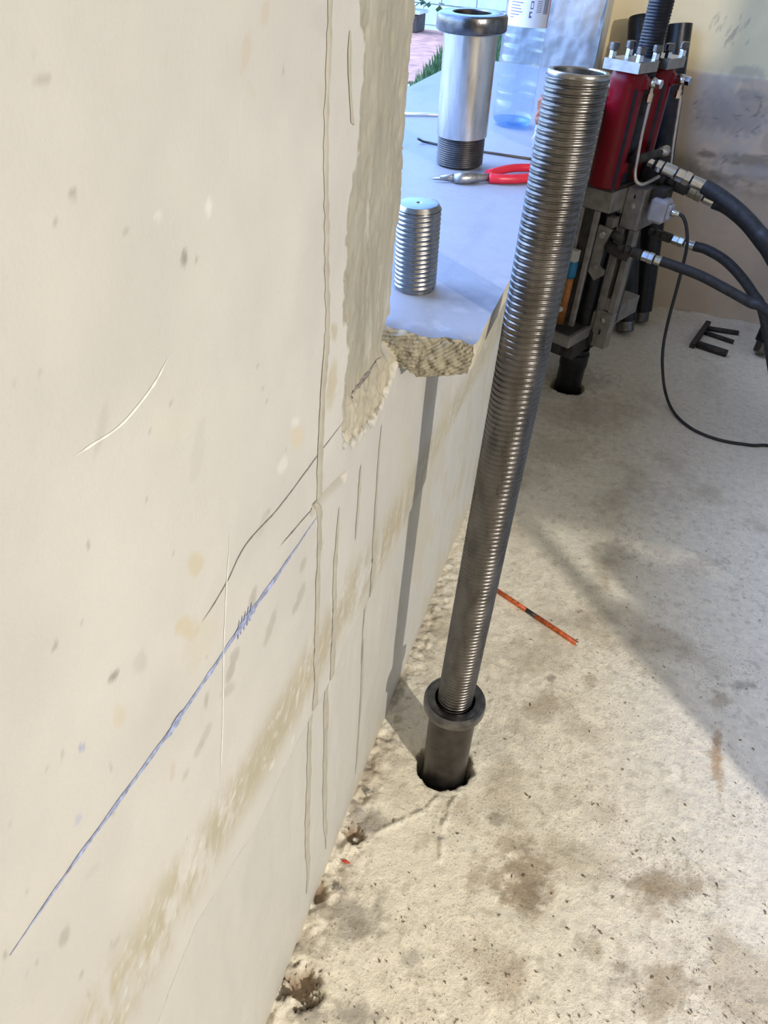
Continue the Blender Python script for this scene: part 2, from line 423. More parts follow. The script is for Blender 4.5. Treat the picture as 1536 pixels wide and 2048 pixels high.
# pale olive streaks on the apron under the sill
apr = smooth(0.9, 1.05, GY) * smooth(0.62, 0.75, fbm(GY * 12 + GZ * 7, GZ * 5 - GY * 5, 4, 63) + 0.12)
C = blend(C, apr * 0.45, (0.56, 0.51, 0.38))
def wpx(p): q = onx(*p); return (q[1], q[2])
def spot(C, px, py, rx, ry, col, a=1.0, ang=0.0, hard=0.35):
    """a stain given by its place and size in the photograph, laid on the wall"""
    c = wpx((px, py)); e1 = np.array(wpx((px + rx, py))) - c; e2 = np.array(wpx((px, py + ry))) - c
    Mx = np.linalg.inv(np.array([e1, e2]).T); dy, dz = GY - c[0], GZ - c[1]
    s_, t_ = Mx[0, 0] * dy + Mx[0, 1] * dz, Mx[1, 0] * dy + Mx[1, 1] * dz
    ca, sa = math.cos(ang), math.sin(ang)
    s2, t2 = (s_ * rx * ca + t_ * ry * sa) / rx, (-s_ * rx * sa + t_ * ry * ca) / ry
    d = np.hypot(s2, t2) + (fbm(GY * 120, GZ * 120, 2, int(px)) - 0.5) * 0.7
    return blend(C, smooth(1.0 + hard, 1.0 - hard, d) * a, col)
grey, tan, yel = (0.36, 0.34, 0.30), (0.56, 0.51, 0.43), (0.60, 0.54, 0.40)
for a in [(82, 160, 17, 14, grey, .55), (143, 389, 8, 11, grey, .75), (366, 515, 6, 16, (0.30, 0.29, 0.26), .85), (391, 517, 3, 7, grey, .7),
          (107, 445, 4, 4, grey, .7), (250, 461, 7, 4, grey, .5), (70, 100, 4, 9, grey, .3), (490, 110, 8, 40, tan, .8, .15), (530, 25, 7, 25, tan, .8, .1),
          (500, 175, 5, 20, tan, .5, -.4), (566, 141, 2, 8, grey, .7), (670, 664, 6, 16, (.5, .46, .36), .9), (665, 770, 9, 45, (.53, .48, .37), .9, .12),
          (640, 40, 20, 30, grey, .12), (640, 190, 6, 30, tan, .5), (330, 120, 5, 14, tan, .3),
          (595, 875, 11, 22, (.64, .58, .45), .8), (590, 845, 6, 11, (.72, .71, .66), .8, .3), (565, 930, 8, 16, (.72, .71, .67), .8, .3),
          (415, 415, 7, 20, (.8, .79, .75), .6), (314, 432, 8, 10, (.8, .79, .75), .4), (391, 1130, 14, 22, yel, .8), (375, 1255, 22, 22, yel, .8), (405, 1285, 22, 60, yel, .3, .4),
          (240, 1432, 12, 22, yel, .45), (340, 850, 40, 30, (.66, .64, .52), .3), (113, 1293, 5, 10, grey, .75, .4), (230, 1353, 6, 13, (.3, .29, .26), .85, .7), (130, 1876, 9, 22, grey, .6, .4),
          (14, 1911, 6, 5, grey, .7), (178, 1097, 4, 5, grey, .6), (291, 999, 3, 5, grey, .6), (165, 1496, 5, 6, (.3, .36, .55), .7), (158, 1640, 6, 12, (.4, .44, .6), .6, .4),
          (282, 1325, 14, 22, grey, .25), (460, 1345, 6, 22, grey, .55, .35), (470, 1310, 7, 20, grey, .5, .35), (413, 1400, 4, 15, grey, .55, .1), (505, 1200, 7, 24, grey, .55, .25),
          (540, 1250, 6, 40, grey, .45, .3), (600, 1190, 6, 22, grey, .5, .35), (590, 1215, 5, 15, grey, .5, .35), (605, 1130, 5, 14, grey, .45, .35), (640, 1095, 4, 18, grey, .3, .35),
          (455, 1380, 8, 18, grey, .4, .7), (410, 1470, 6, 30, grey, .35, .45), (395, 1500, 5, 18, grey, .35, .45), (370, 1550, 4, 12, grey, .35, .45), (345, 1545, 5, 18, tan, .6, .1),
          (128, 1508, 3, 5, grey, .6), (222, 1530, 4, 6, grey, .3), (525, 1050, 7, 28, grey, .25, .3), (180, 1990, 5, 8, grey, .35), (165, 1950, 4, 8, grey, .6), (395, 900, 12, 60, grey, .12, .15),
          (200, 860, 8, 60, grey, .22, .2), (190, 1740, 20, 6, grey, .15, -.8), (230, 1890, 5, 20, grey, .3, .6), (585, 1480, 2.5, 12, (.70, .68, .62), .9, .2), (545, 1530, 3, 11, (.70, .68, .62), .9, .4)]:
    C = spot(C, *a)
for i in range(90):
    py = RNG.uniform(700, 1950); px = RNG.uniform(10, 620) * (1 - 0.45 * (py - 700) / 1250)
    r = RNG.uniform(1.5, 3.0); C = spot(C, px, py, r, r * RNG.uniform(1, 2), grey, 0.6, 0.4) if i < 34 else C
# exposed concrete strip beside the window, where the plaster layer has been knocked off
edge = 0.664 + (fbm(GZ * 9, GZ * 0 + 1, 4, 71) - 0.5) * 0.05 + (fbm(GZ * 70, GZ * 0 + 5, 2, 72) - 0.5) * 0.012
lowb = 0.966 + (GY - 0.74) * -0.12 + (fbm(GY * 16, GY * 0 + 2, 3, 73) - 0.5) * 0.05 + 0.020 * smooth(0.72, 0.66, GY)
lowb = np.where(GY > 0.78, np.minimum(lowb + (GY - 0.78) * 0.5, 1.0), lowb)
sd = np.minimum(GY - edge, (GZ - lowb) * 1.0); sd = np.where(GY > JAMB_Y + 0.03, -1, sd)
bare = smooth(0.0, 0.0035, sd)
rub = np.exp(-(sd / 0.010) ** 2) * (sd > -0.004)
H = np.where(sd > -0.02, H * (1 - bare) - 0.011 * bare * (0.2 + 0.8 * smooth(0.0, 0.09, GZ - lowb)), H)
H += bare * ((fbm(GY * 14, GZ * 9, 4, 81) - 0.5) * 0.004 + (fbm(GY * 90, GZ * 70, 3, 82) - 0.5) * 0.003)
H -= rub * smooth(0.35, 0.75, fbm(GY * 90, GZ * 90, 3, 83)) * 0.012
conc = 0.5 + 0.5 * (fbm(GY * 30, GZ * 9, 4, 84) - 0.5) * 1.6
Cc = np.array([0.37, 0.35, 0.285]) * (0.75 + 0.5 * conc[..., None])
sv = fbm(GY * 70, GZ * 14, 4, 85); Cc = blend(Cc, smooth(0.55, 0.8, sv) * 0.7, (0.55, 0.54, 0.47))
pit = smooth(0.66, 0.74, fbm(GY * 120, GZ * 60, 3, 86)); Cc = blend(Cc, pit * 0.4, (0.26, 0.22, 0.16)); H -= bare * pit * 0.0015
rough_low = smooth(0.11, 0.0, GZ - lowb) * bare
H += rough_low * (fbm(GY * 120, GZ * 120, 3, 87) - 0.5) * 0.009
Cc = blend(Cc, rough_low * 0.6, (0.52, 0.46, 0.34))
Cc = blend(Cc, rub * smooth(0.52, 0.62, fbm(GY * 110, GZ * 80, 3, 88)) * 0.75, (0.17, 0.14, 0.10)); Cc = blend(Cc, rub * smooth(0.45, 0.35, fbm(GY * 110, GZ * 80, 3, 88)) * 0.6, (0.60, 0.57, 0.47))  # dark chips and small-scale shading of the broken edge, put into the colour
C = C * (1 - bare[..., None]) + Cc * bare[..., None]
lip = np.exp(-((sd + 0.004) / 0.005) ** 2); C = blend(C, lip * 0.4, (0.55, 0.51, 0.42)); H += lip * 0.0004
# dark pocket where the sill slab enters the wall
pk = np.exp(-(((GY - 0.853) / 0.016) ** 2 + ((GZ - 1.036) / 0.016) ** 2)); H -= pk * 0.045
# crack running down from the sill, plus chipped joint at the big drip
crk = segdist(GY, GZ, [wpx(p) for p in [(778, 716), (745, 757), (720, 795)]]); H -= np.exp(-(crk / 0.0022) ** 2) * 0.004
crk = segdist(GY, GZ, [wpx(p) for p in [(690, 955), (665, 978), (640, 1005), (628, 1018)]])
H -= np.exp(-(crk / 0.005) ** 2) * 0.006; C = blend(C, np.exp(-(crk / 0.006) ** 2) * 0.6, (0.42, 0.37, 0.27))
V = np.stack([H, GY, GZ], -1).reshape(-1, 3)
ny, nz = GY.shape; idx = np.arange(ny * nz).reshape(ny, nz)
je = JAMB_Y + 0.004 + (fbm(GZ * 26, GZ * 0 + 8, 4, 91) - 0.5) * 0.022
# hollow at the foot of the wall
open_ = ((GY > je) & (GZ > 1.022) & (GY < FAR_Y)) | ((GY > 0.80) & (GY < FAR_Y) & (GZ > 1.022) & (GY > je))
keep = ~(open_[:-1, :-1] & open_[1:, 1:])
Q = np.stack([idx[:-1, :-1], idx[1:, :-1], idx[1:, 1:], idx[:-1, 1:]], -1)[keep]
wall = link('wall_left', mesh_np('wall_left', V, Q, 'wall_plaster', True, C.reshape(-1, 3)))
tag(wall, 'cream plastered wall with drips and a window opening', None, None, 'structure')
core = MB()
core.box((-WALL_T, -6, 0), (-0.03, JAMB_Y - 0.006, CEIL)).box((-0.03, -6, 0), (0.0, 0.042, CEIL))
core.box((-0.03, 0.042, 1.458), (-0.012, JAMB_Y - 0.006, CEIL)).box((-0.012, 0.042, 1.458), (0, 0.66, CEIL))
core.box((-WALL_T, JAMB_Y - 0.006, -0.2), (-0.03, FAR_Y, 0.98)).box((-WALL_T, JAMB_Y - 0.006, TOP_Z), (0, FAR_Y, CEIL))
core.box((-0.03, FAR_Y + 0.003, 1.458), (0, BACK_Y, CEIL))
core.build('wall_core', 'concrete', wall)
# far reveal: rough concrete, its edge towards the room broken
gx = np.linspace(-WALL_T, 0.004, 46); gz2 = np.linspace(1.0, TOP_Z, 130)
X_, Z_ = np.meshgrid(gx, gz2, indexing='ij')
Yv = FAR_Y - (fbm(X_ * 22, Z_ * 22, 4, 101) - 0.5) * 0.03 + smooth(-0.035, 0.0, X_ + (fbm(Z_ * 14, Z_ * 0, 3, 103) - 0.5) * 0.05) * 0.02
ii = np.arange(X_.size).reshape(X_.shape)
link('window_reveal', mesh_np('window_reveal', np.stack([X_, Yv, Z_], -1).reshape(-1, 3),
     np.stack([ii[:-1, :-1], ii[1:, :-1], ii[1:, 1:], ii[:-1, 1:]], -1).reshape(-1, 4), 'far_concrete'), wall)
fb = MB(); fb.box((-WALL_T, FAR_Y + 0.02, 0.0), (-0.02, BACK_Y + 0.3, CEIL)); fb.build('wall_pier', 'concrete', wall)

# marks drawn on the wall, each a thin coat standing proud of the plaster
def hwall(y, z):
    i = min(max(int(np.searchsorted(gy, y)), 1), len(gy) - 1); j = min(max(int(round(z / 0.0029)), 0), len(gz) - 1)
    return float(max(H[i - 1, j], H[i, j]))
def ribbon(name, px_pts, w, mat, proud=0.0005, n=16, taper=True, raised=0.0):
    """a mark of about w pixels' width in the photograph, laid on the wall where it stands"""
    P = spline([(p[0], p[1], 0) for p in px_pts], n); m = len(P); V = []; F_ = []
    for k, p in enumerate(P):
        t = np.array(P[min(k + 1, m - 1)]) - np.array(P[max(k - 1, 0)]); t = t / (np.linalg.norm(t) + 1e-9)
        nn = np.array([-t[1], t[0]]); s_ = w / 2 * (0.7 + 0.6 * float(vnoise(np.array(k * 0.35), np.array(w * 10.0 + px_pts[0][0]), 5)))
        if taper: s_ *= min(1, 4 * min(k + 0.6, m - 1 - k + 0.6) / m + 0.15)
        for q, e in ((-1, 0), (-0.5, raised), (0.5, raised), (1, 0)):
            y_, z_ = wpx((p[0] + nn[0] * s_ * q, p[1] + nn[1] * s_ * q)); V.append((hwall(y_, z_) + proud + e, y_, z_))
    for k in range(m - 1):
        for j in range(3): F_.append((k * 4 + j, k * 4 + j + 1, k * 4 + 5 + j, k * 4 + 4 + j))
    return MB().add(V, F_, True).build(name, mat, wall)
ribbon('chalk_line', [(20, 1912), (150, 1725), (340, 1462), (430, 1330), (500, 1225), (560, 1140), (632, 1036)], 5.5, 'chalk_blue')
ribbon('chalk_line', [(330, 1480), (350, 1448), (366, 1420)], 8, 'chalk_blue', 0.0008)
ribbon('chalk_line', [(466, 1275), (490, 1240), (512, 1210)], 8, 'chalk_blue', 0.0008)
for k in range(5): ribbon('chalk_tick', [(474 + k * 6, 1278 - k * 9), (478 + k * 6, 1240 - k * 9)], 2.2, 'chalk_blue', 0.0009, 6)
ribbon('scratch', [(690, 838), (640, 905), (560, 1010), (490, 1090), (455, 1160), (430, 1205), (405, 1243)], 1.8, 'pencil_grey')
ribbon('scratch', [(776, 718), (740, 765), (718, 800)], 3.0, 'pencil_grey', 0.0015)
ribbon('scratch', [(640, 1002), (600, 1045), (560, 1090)], 1.8, 'pencil_grey')
ribbon('scrape', [(332, 716), (300, 775), (240, 848), (180, 890), (150, 910)], 4.0, 'scrape_white')
ribbon('scrape', [(458, 1060), (452, 1180), (447, 1300), (443, 1470), (440, 1560)], 2.0, 'scrape_white')
ribbon('drip', [(659, -30), (656, 110), (651, 250), (650, 330), (652, 440), (655, 560), (657, 640), (652, 720), (646, 805), (641, 913), (639, 993), (639, 1100)], 9, 'drip_tan', 0.0006, 16, False, 0.0006)
ribbon('drip', [(650, 690), (645, 790), (640, 900), (636, 1010)], 9, 'drip_tan', 0.0009, 14, True, 0.0005)
ribbon('drip', [(640, 990), (637, 1100), (633, 1250), (629, 1420), (625, 1560), (621, 1680), (624, 1745), (620, 1790)], 8, 'drip_tan', 0.0008, 14, True, 0.0004)
ribbon('drip', [(679, 1015), (672, 1120), (667, 1236), (661, 1380), (657, 1520), (655, 1640), (657, 1700)], 8, 'drip_tan', 0.0008, 14, True, 0.0004)
ribbon('drip', [(763, 850), (756, 940), (750, 1030), (741, 1180), (729, 1330)], 3.5, 'drip_tan', 0.0008, 12, True, 0.0002)
ribbon('drip', [(735, 1280), (726, 1420), (717, 1550)], 3, 'drip_tan', 0.0008, 12, True, 0.0002)
ribbon('drip', [(722, 930), (718, 1000), (712, 1080)], 4, 'drip_tan', 0.0008, 12, True, 0.0002)
ribbon('drip', [(698, 60), (697, 130), (702, 230), (706, 250)], 6, 'drip_tan', 0.0008, 12, True, 0.0004)

# ---------------------------------------------------------------- sill slab
def jag(P):
    x, y, z = P[..., 0], P[..., 1], P[..., 2]
    e = smooth(0.10, 0.0, y - 0.87)
    far = smooth(2.7, 3.1, y) * smooth(0.0, 0.09, x)
    a = 0.0015 + 0.008 * e ** 3 + 0.03 * far
    d = np.stack([fbm(y * 30 + 3, z * 60 + x * 20, 3, 201) - 0.5, fbm(x * 90 + z * 70, z * 120 - x * 40, 4, 202) - 0.5,
                  fbm(x * 30, y * 30 + z * 9, 3, 203) - 0.5], -1)
    d[..., 2] *= np.where(e > 0.5, 0.8, 0.35); d[..., 0] *= smooth(-0.3, 0.0, x)
    return P + d * a[..., None]
def sheet(fn, nu, nv):
    U, W = np.meshgrid(np.linspace(0, 1, nu), np.linspace(0, 1, nv), indexing='ij')
    P = jag(fn(U, W)); k = np.arange(nu * nv).reshape(nu, nv)
    return P.reshape(-1, 3), np.stack([k[:-1, :-1], k[1:, :-1], k[1:, 1:], k[:-1, 1:]], -1).reshape(-1, 4), P
Y0, X0, X1 = 0.872, -0.5, 0.097
yy = lambda U: Y0 + (FAR_Y - 0.07 - Y0) * U ** 1.6
xf = lambda U: X1 + 0.008 * U ** 1.6
T_, FT, Pt = sheet(lambda U, W: np.stack([X0 + (xf(U) - X0) * W, yy(U), SILL_Z + 0 * U], -1), 330, 110)
F1, FF, Pf = sheet(lambda U, W: np.stack([xf(U) - 0.004 * W, yy(U), SILL_Z - 0.042 * W], -1), 330, 20)
def endf(U, W):
    x = -0.13 + (X1 + 0.13) * U
    bot = W * (0.042 + 0.012 * np.sin(np.clip((x + 0.01) / 0.107, 0, 1) * math.pi))
    return np.stack([x - 0.004 * W, Y0 - 0.010 * np.sin(W * math.pi * 0.7) * (1 - U ** 8) + 0.0016 * np.sin(np.hypot(x + 0.02, SILL_Z - bot - 1.13) * 1256) * smooth(0, 0.2, W), SILL_Z - bot], -1)
E1, FE, Pe = sheet(endf, 260, 40)
B1, FB, Pb = sheet(lambda U, W: np.stack([X0 + (xf(U) - 0.004 - X0) * W, yy(U), SILL_Z - 0.042 + 0 * U], -1), 120, 12)
Vs = np.concatenate([T_, F1, E1, B1]); o1, o2, o3 = len(T_), len(T_) + len(F1), len(T_) + len(F1) + len(E1)
Qs = np.concatenate([FT[:, ::-1], FF + o1, FE[:, ::-1] + o2, FB + o3])
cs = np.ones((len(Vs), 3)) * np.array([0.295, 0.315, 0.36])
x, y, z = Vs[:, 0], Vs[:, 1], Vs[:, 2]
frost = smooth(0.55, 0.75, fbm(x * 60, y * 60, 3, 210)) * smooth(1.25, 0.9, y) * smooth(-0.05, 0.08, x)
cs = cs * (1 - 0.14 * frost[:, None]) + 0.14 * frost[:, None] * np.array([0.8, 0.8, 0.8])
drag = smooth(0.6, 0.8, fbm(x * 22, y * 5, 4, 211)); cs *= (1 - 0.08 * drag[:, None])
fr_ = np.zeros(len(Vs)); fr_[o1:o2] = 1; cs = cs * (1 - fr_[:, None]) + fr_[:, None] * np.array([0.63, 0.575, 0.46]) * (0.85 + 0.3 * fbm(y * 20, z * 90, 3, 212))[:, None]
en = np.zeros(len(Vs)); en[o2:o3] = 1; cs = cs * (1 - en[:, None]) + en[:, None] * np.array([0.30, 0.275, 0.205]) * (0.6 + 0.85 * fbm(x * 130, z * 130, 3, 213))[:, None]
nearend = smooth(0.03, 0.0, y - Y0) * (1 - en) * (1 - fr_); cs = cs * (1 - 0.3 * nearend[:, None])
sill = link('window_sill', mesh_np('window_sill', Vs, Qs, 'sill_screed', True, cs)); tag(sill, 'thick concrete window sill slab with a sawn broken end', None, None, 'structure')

# ---------------------------------------------------------------- floor
HOLE1, R1 = (0.156, 0.973), 0.0535
HOLE2, R2 = (0.200, 2.868), 0.062
fx = axis(0.0 - 0.03, 1.7, 0.0038, 0.009, 0.9); fy = axis(0.1, BACK_Y, 0.0038, 0.010, 1.6)
FX, FY = np.meshgrid(fx, fy, indexing='ij')
HF = (fbm(FX * 5, FY * 5, 3, 301) - 0.5) * 0.006 + (fbm(FX * 30, FY * 30, 5, 302, 0.6) - 0.5) * 0.0055
lump = fbm(FX * 75, FY * 75, 3, 303); HF += smooth(0.6, 0.85, lump) * 0.0014
flat = smooth(2.2, 1.2, FY); HF *= 0.45 + 0.55 * flat
CF = np.ones(FX.shape + (3,)) * np.array([0.92, 0.85, 0.70])
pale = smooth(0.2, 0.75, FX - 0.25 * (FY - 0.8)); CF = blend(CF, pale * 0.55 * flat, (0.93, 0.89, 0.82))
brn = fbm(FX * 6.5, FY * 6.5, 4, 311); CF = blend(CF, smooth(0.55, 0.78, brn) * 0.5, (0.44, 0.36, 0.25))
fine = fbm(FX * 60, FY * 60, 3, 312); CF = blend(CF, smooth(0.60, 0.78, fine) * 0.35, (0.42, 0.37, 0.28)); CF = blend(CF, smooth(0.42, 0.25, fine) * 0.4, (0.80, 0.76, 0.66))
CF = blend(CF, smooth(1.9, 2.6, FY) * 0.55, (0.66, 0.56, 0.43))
def fpx(p): q = onz(*p); return (q[0], q[1])
def fspot(px, py, rx, ry, col, a, hard=0.6, seed=1):
    global CF
    c = fpx((px, py)); e1 = np.array(fpx((px + rx, py))) - c; e2 = np.array(fpx((px, py + ry))) - c
    Mx = np.linalg.inv(np.array([e1, e2]).T); dx, dy = FX - c[0], FY - c[1]
    d = np.hypot(Mx[0, 0] * dx + Mx[0, 1] * dy, Mx[1, 0] * dx + Mx[1, 1] * dy) + (fbm(FX * 45, FY * 45, 5, seed + int(px), 0.75) - 0.5) * 2.4
    m = smooth(1 + hard, 1 - hard, d); CF = blend(CF, m * a, col); return m
bro, drk, gry = (0.36, 0.27, 0.17), (0.20, 0.16, 0.11), (0.40, 0.36, 0.31)
for a in [(1050, 1760, 45, 70, bro, .75), (1060, 1790, 22, 40, drk, .5), (1345, 1770, 75, 32, bro, .65), (1300, 1790, 30, 40, bro, .5), (1330, 1985, 45, 55, bro, .6), (1250, 1960, 30, 20, drk, .4),
          (1085, 1415, 45, 28, bro, .55), (1440, 1400, 20, 14, bro, .5), (1432, 1500, 10, 40, (.45, .28, .15), .75), (1440, 1560, 7, 40, (.45, .28, .15), .5), (960, 1750, 25, 30, bro, .5), (1010, 1690, 22, 18, bro, .5),
          (1000, 1640, 25, 14, drk, .55), (1020, 1960, 30, 50, bro, .5), (1180, 1900, 30, 20, bro, .4), (1240, 1935, 14, 12, drk, .5), (730, 1640, 38, 26, gry, .8), (700, 1830, 55, 42, gry, .75), (720, 1860, 22, 20, drk, .4),
          (630, 2025, 28, 25, gry, .8), (715, 2035, 45, 25, gry, .8), (820, 1920, 16, 20, gry, .6), (1150, 760, 60, 25, drk, .4), (1200, 830, 60, 30, drk, .25), (1110, 900, 70, 30, bro, .3), (1400, 1130, 40, 18, gry, .4),
          (1100, 1355, 9, 8, drk, .6), (1180, 1360, 12, 10, bro, .5), (1130, 1240, 60, 18, (.52, .46, .36), .5), (1480, 1370, 25, 8, gry, .6), (1240, 1100, 30, 22, gry, .5), (900, 1330, 120, 40, (.50, .44, .33), .4), (1270, 1000, 80, 30, gry, .25), (1000, 1480, 60, 30, (.66, .62, .52), .5)]:
    fspot(*a)
# scraped ridges that run out from the bore, rubble along the wall foot, two broken hollows
for pts, h in (([(884, 1588), (850, 1622), (800, 1645), (752, 1668)], 0.006), ([(915, 1588), (895, 1625), (884, 1660), (880, 1720)], 0.007), ([(940, 1480), (960, 1440), (985, 1400)], 0.003)):
    d = segdist(FX, FY, [fpx(p) for p in pts]); m = np.exp(-(d / 0.0042) ** 2) * smooth(0.25, 0.55, fbm(FX * 70, FY * 70, 3, 319)); HF += m * h; CF = blend(CF, m * 0.8, (0.72, 0.68, 0.57))
rim = np.hypot(FX - HOLE1[0], FY - HOLE1[1]); HF += np.exp(-((rim - 0.075) / 0.02) ** 2) * 0.004 * fbm(FX * 40, FY * 40, 3, 320)
foot = smooth(0.05, 0.0, FX - 0.02) * smooth(2.0, 1.3, FY); HF += foot * (fbm(FX * 60, FY * 60, 4, 321) - 0.35) * 0.02
CF = blend(CF, foot * smooth(0.45, 0.6, fbm(FX * 40, FY * 40, 3, 322)) * 0.6, (0.40, 0.34, 0.26))
for (px, py, rx, ry, dep) in ((603, 1972, 34, 40, 0.034), (705, 1668, 17, 22, 0.016), (640, 1790, 14, 20, 0.006)):
    m = fspot(px, py, rx, ry, (0.30, 0.20, 0.12), .8, .35, 9); HF -= m * dep; HF += m * (fbm(FX * 90, FY * 90, 3, 330) - 0.5) * 0.014
ck = segdist(FX, FY, [fpx(p) for p in [(1352, 622), (1375, 626), (1400, 627), (1420, 632)]]); CF = blend(CF, np.exp(-(ck / 0.008) ** 2) * 0.8, (0.12, 0.1, 0.08))
HF += smooth(0.06, 0.0, BACK_Y - FY) * 0.02 * fbm(FX * 12, FY * 12, 3, 340)
ragged = (fbm(FX * 45, FY * 45, 3, 350) - 0.5) * 0.016
inh = (np.hypot(FX - HOLE1[0], FY - HOLE1[1]) + ragged < R1 + 0.001) | (np.hypot(FX - HOLE2[0], FY - HOLE2[1]) + ragged < R2)
nfx, nfy = FX.shape; fi = np.arange(nfx * nfy).reshape(nfx, nfy)
# the outermost ring of each bore is pulled down to make its wall
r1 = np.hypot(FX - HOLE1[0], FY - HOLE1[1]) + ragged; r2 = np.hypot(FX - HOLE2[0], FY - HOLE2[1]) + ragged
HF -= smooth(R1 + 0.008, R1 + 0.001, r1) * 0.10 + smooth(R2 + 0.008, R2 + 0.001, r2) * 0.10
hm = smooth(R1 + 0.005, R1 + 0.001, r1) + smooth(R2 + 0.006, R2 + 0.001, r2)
CF = blend(CF, hm * 0.95, (0.05, 0.042, 0.035))  # bore walls darkened: the hole's shade put into the colour
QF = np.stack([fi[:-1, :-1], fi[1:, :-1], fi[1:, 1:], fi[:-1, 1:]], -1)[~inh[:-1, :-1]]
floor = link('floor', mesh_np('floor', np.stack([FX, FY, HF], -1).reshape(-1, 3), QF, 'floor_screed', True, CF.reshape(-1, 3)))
tag(floor, 'rough cream screed floor with stains and chips', None, None, 'structure')
fs = MB(); fs.box((-0.03, -6, -0.2), (7.5, 0.104, -0.002)).box((1.69, 0.104, -0.2), (3.1, BACK_Y, -0.002)).box((3.1, 0.104, -0.2), (7.5, 0.45, -0.002))
fs.build('floor_slab', 'rough_floor', floor)
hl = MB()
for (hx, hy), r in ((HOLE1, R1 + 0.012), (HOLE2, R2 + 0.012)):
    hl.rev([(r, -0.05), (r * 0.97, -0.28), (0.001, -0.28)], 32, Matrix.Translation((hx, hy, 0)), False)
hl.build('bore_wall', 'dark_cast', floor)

# ---------------------------------------------------------------- back wall and the rest of the room
bx_ = np.arange(-0.02, 1.75, 0.007); bz_ = np.arange(0, 1.60, 0.007)
BX, BZ = np.meshgrid(bx_, bz_, indexing='ij')
CB = np.ones(BX.shape + (3,)) * np.array([0.86, 0.73, 0.47])
stp = smooth(0.004, -0.004, BZ - 1.037 - 0.006 * np.sin(BX * 8)); CB = blend(CB, stp * 0.9, (0.76, 0.59, 0.43))
mo = fbm(BX * 6, BZ * 7, 4, 401); CB = blend(CB, stp * smooth(0.5, 0.6, mo) * 0.5, (0.54, 0.42, 0.31)); CB = blend(CB, stp * smooth(0.5, 0.38, mo) * 0.4, (0.56, 0.52, 0.48))
zb = 0.70 + (fbm(BX * 7, BX * 0, 3, 402) - 0.5) * 0.08 - 0.06 * BX
bd = np.exp(-((BZ - zb) / 0.06) ** 2); CB = blend(CB, bd * smooth(0.35, 0.6, fbm(BX * 9, BZ * 16, 4, 403)) * 0.9, (0.27, 0.22, 0.155))
lowb_ = smooth(0.62, 0.5, BZ); CB = blend(CB, lowb_ * 0.7, (0.62, 0.50, 0.37))
def bspot(px, py, rx, ry, col, a, ang=0.0):
    global CB
    c = ony(px, py, BACK_Y); k = 1500 / 3.35; dx, dz = (BX - c[0]) * k, -(BZ - c[2]) * k
    ca, sa = math.cos(ang), math.sin(ang)
    d = np.hypot((dx * ca + dz * sa) / rx, (-dx * sa + dz * ca) / ry) + (fbm(BX * 50, BZ * 50, 3, int(px)) - 0.5) * 1.1
    CB = blend(CB, smooth(1.5, 0.6, d) * a, col)
for a in [(1413, 308, 16, 6, (.25, .2, .16), .8), (1470, 230, 60, 30, (.36, .31, .26), .6), (1430, 210, 30, 40, (.38, .33, .28), .4), (1490, 150, 26, 14, (.40, .35, .3), .5), (1500, 190, 30, 10, (.36, .31, .26), .6), (1500, 320, 50, 10, (.34, .29, .22), .8), (1400, 350, 50, 14, (.26, .21, .14), .7), (1510, 345, 40, 12, (.5, .47, .43), .7)]: bspot(*a)
for i in range(26):
    px, py = RNG.uniform(1420, 1500), RNG.uniform(30, 95); bspot(px, py, RNG.uniform(1, 2.2), RNG.uniform(4, 9), (.4, .34, .26), .4, .3 + RNG.normal() * .1)
for i in range(22): bspot(RNG.uniform(1350, 1530), RNG.uniform(150, 330), RNG.uniform(3, 9), RNG.uniform(1.2, 2.2), (.25, .2, .16), .6, RNG.normal() * .6)
HB = (fbm(BX * 7, BZ * 7, 4, 410) - 0.5) * 0.012 - stp * -0.006 + bd * (fbm(BX * 40, BZ * 60, 3, 411) - 0.5) * 0.008
bi = np.arange(BX.size).reshape(BX.shape)
wb = link('wall_back', mesh_np('wall_back', np.stack([BX, BACK_Y - HB, BZ], -1).reshape(-1, 3),
     np.stack([bi[:-1, :-1], bi[1:, :-1], bi[1:, 1:], bi[:-1, 1:]], -1).reshape(-1, 4), 'back_plaster', True, CB.reshape(-1, 3)))
tag(wb, 'stained tan plaster wall behind the jack', None, None, 'structure')
wbc = MB(); wbc.box((-0.02, BACK_Y + 0.02, -0.1), (3.1, BACK_Y + 0.3, CEIL)).box((1.735, BACK_Y, -0.1), (3.1, BACK_Y + 0.02, CEIL)).box((-0.02, BACK_Y, 1.59), (1.735, BACK_Y + 0.02, CEIL))
wbc.build('wall_core', 'room_paint', wb)
tag(MB().box((2.9, 0.40, 0), (3.1, BACK_Y + 0.3, CEIL)).build('wall_right', 'room_paint'), 'plain cream wall', None, None, 'structure')
tag(MB().box((7.5, -6.2, 0), (7.7, 0.4, CEIL)).box((3.1, 0.4, 0), (7.7, 0.55, CEIL)).build('wall_hall', 'room_paint'), kind='structure')
tag(MB().box((-WALL_T, -6.2, 0), (7.5, -6.0, CEIL)).build('wall_front', 'room_paint'), kind='structure')
tag(MB().box((-WALL_T, -6.2, CEIL), (7.7, 0.55, CEIL + 0.15)).box((-WALL_T, 0.55, CEIL), (3.1, BACK_Y + 0.3, CEIL + 0.15)).build('ceiling', 'ceiling_paint'), kind='structure')
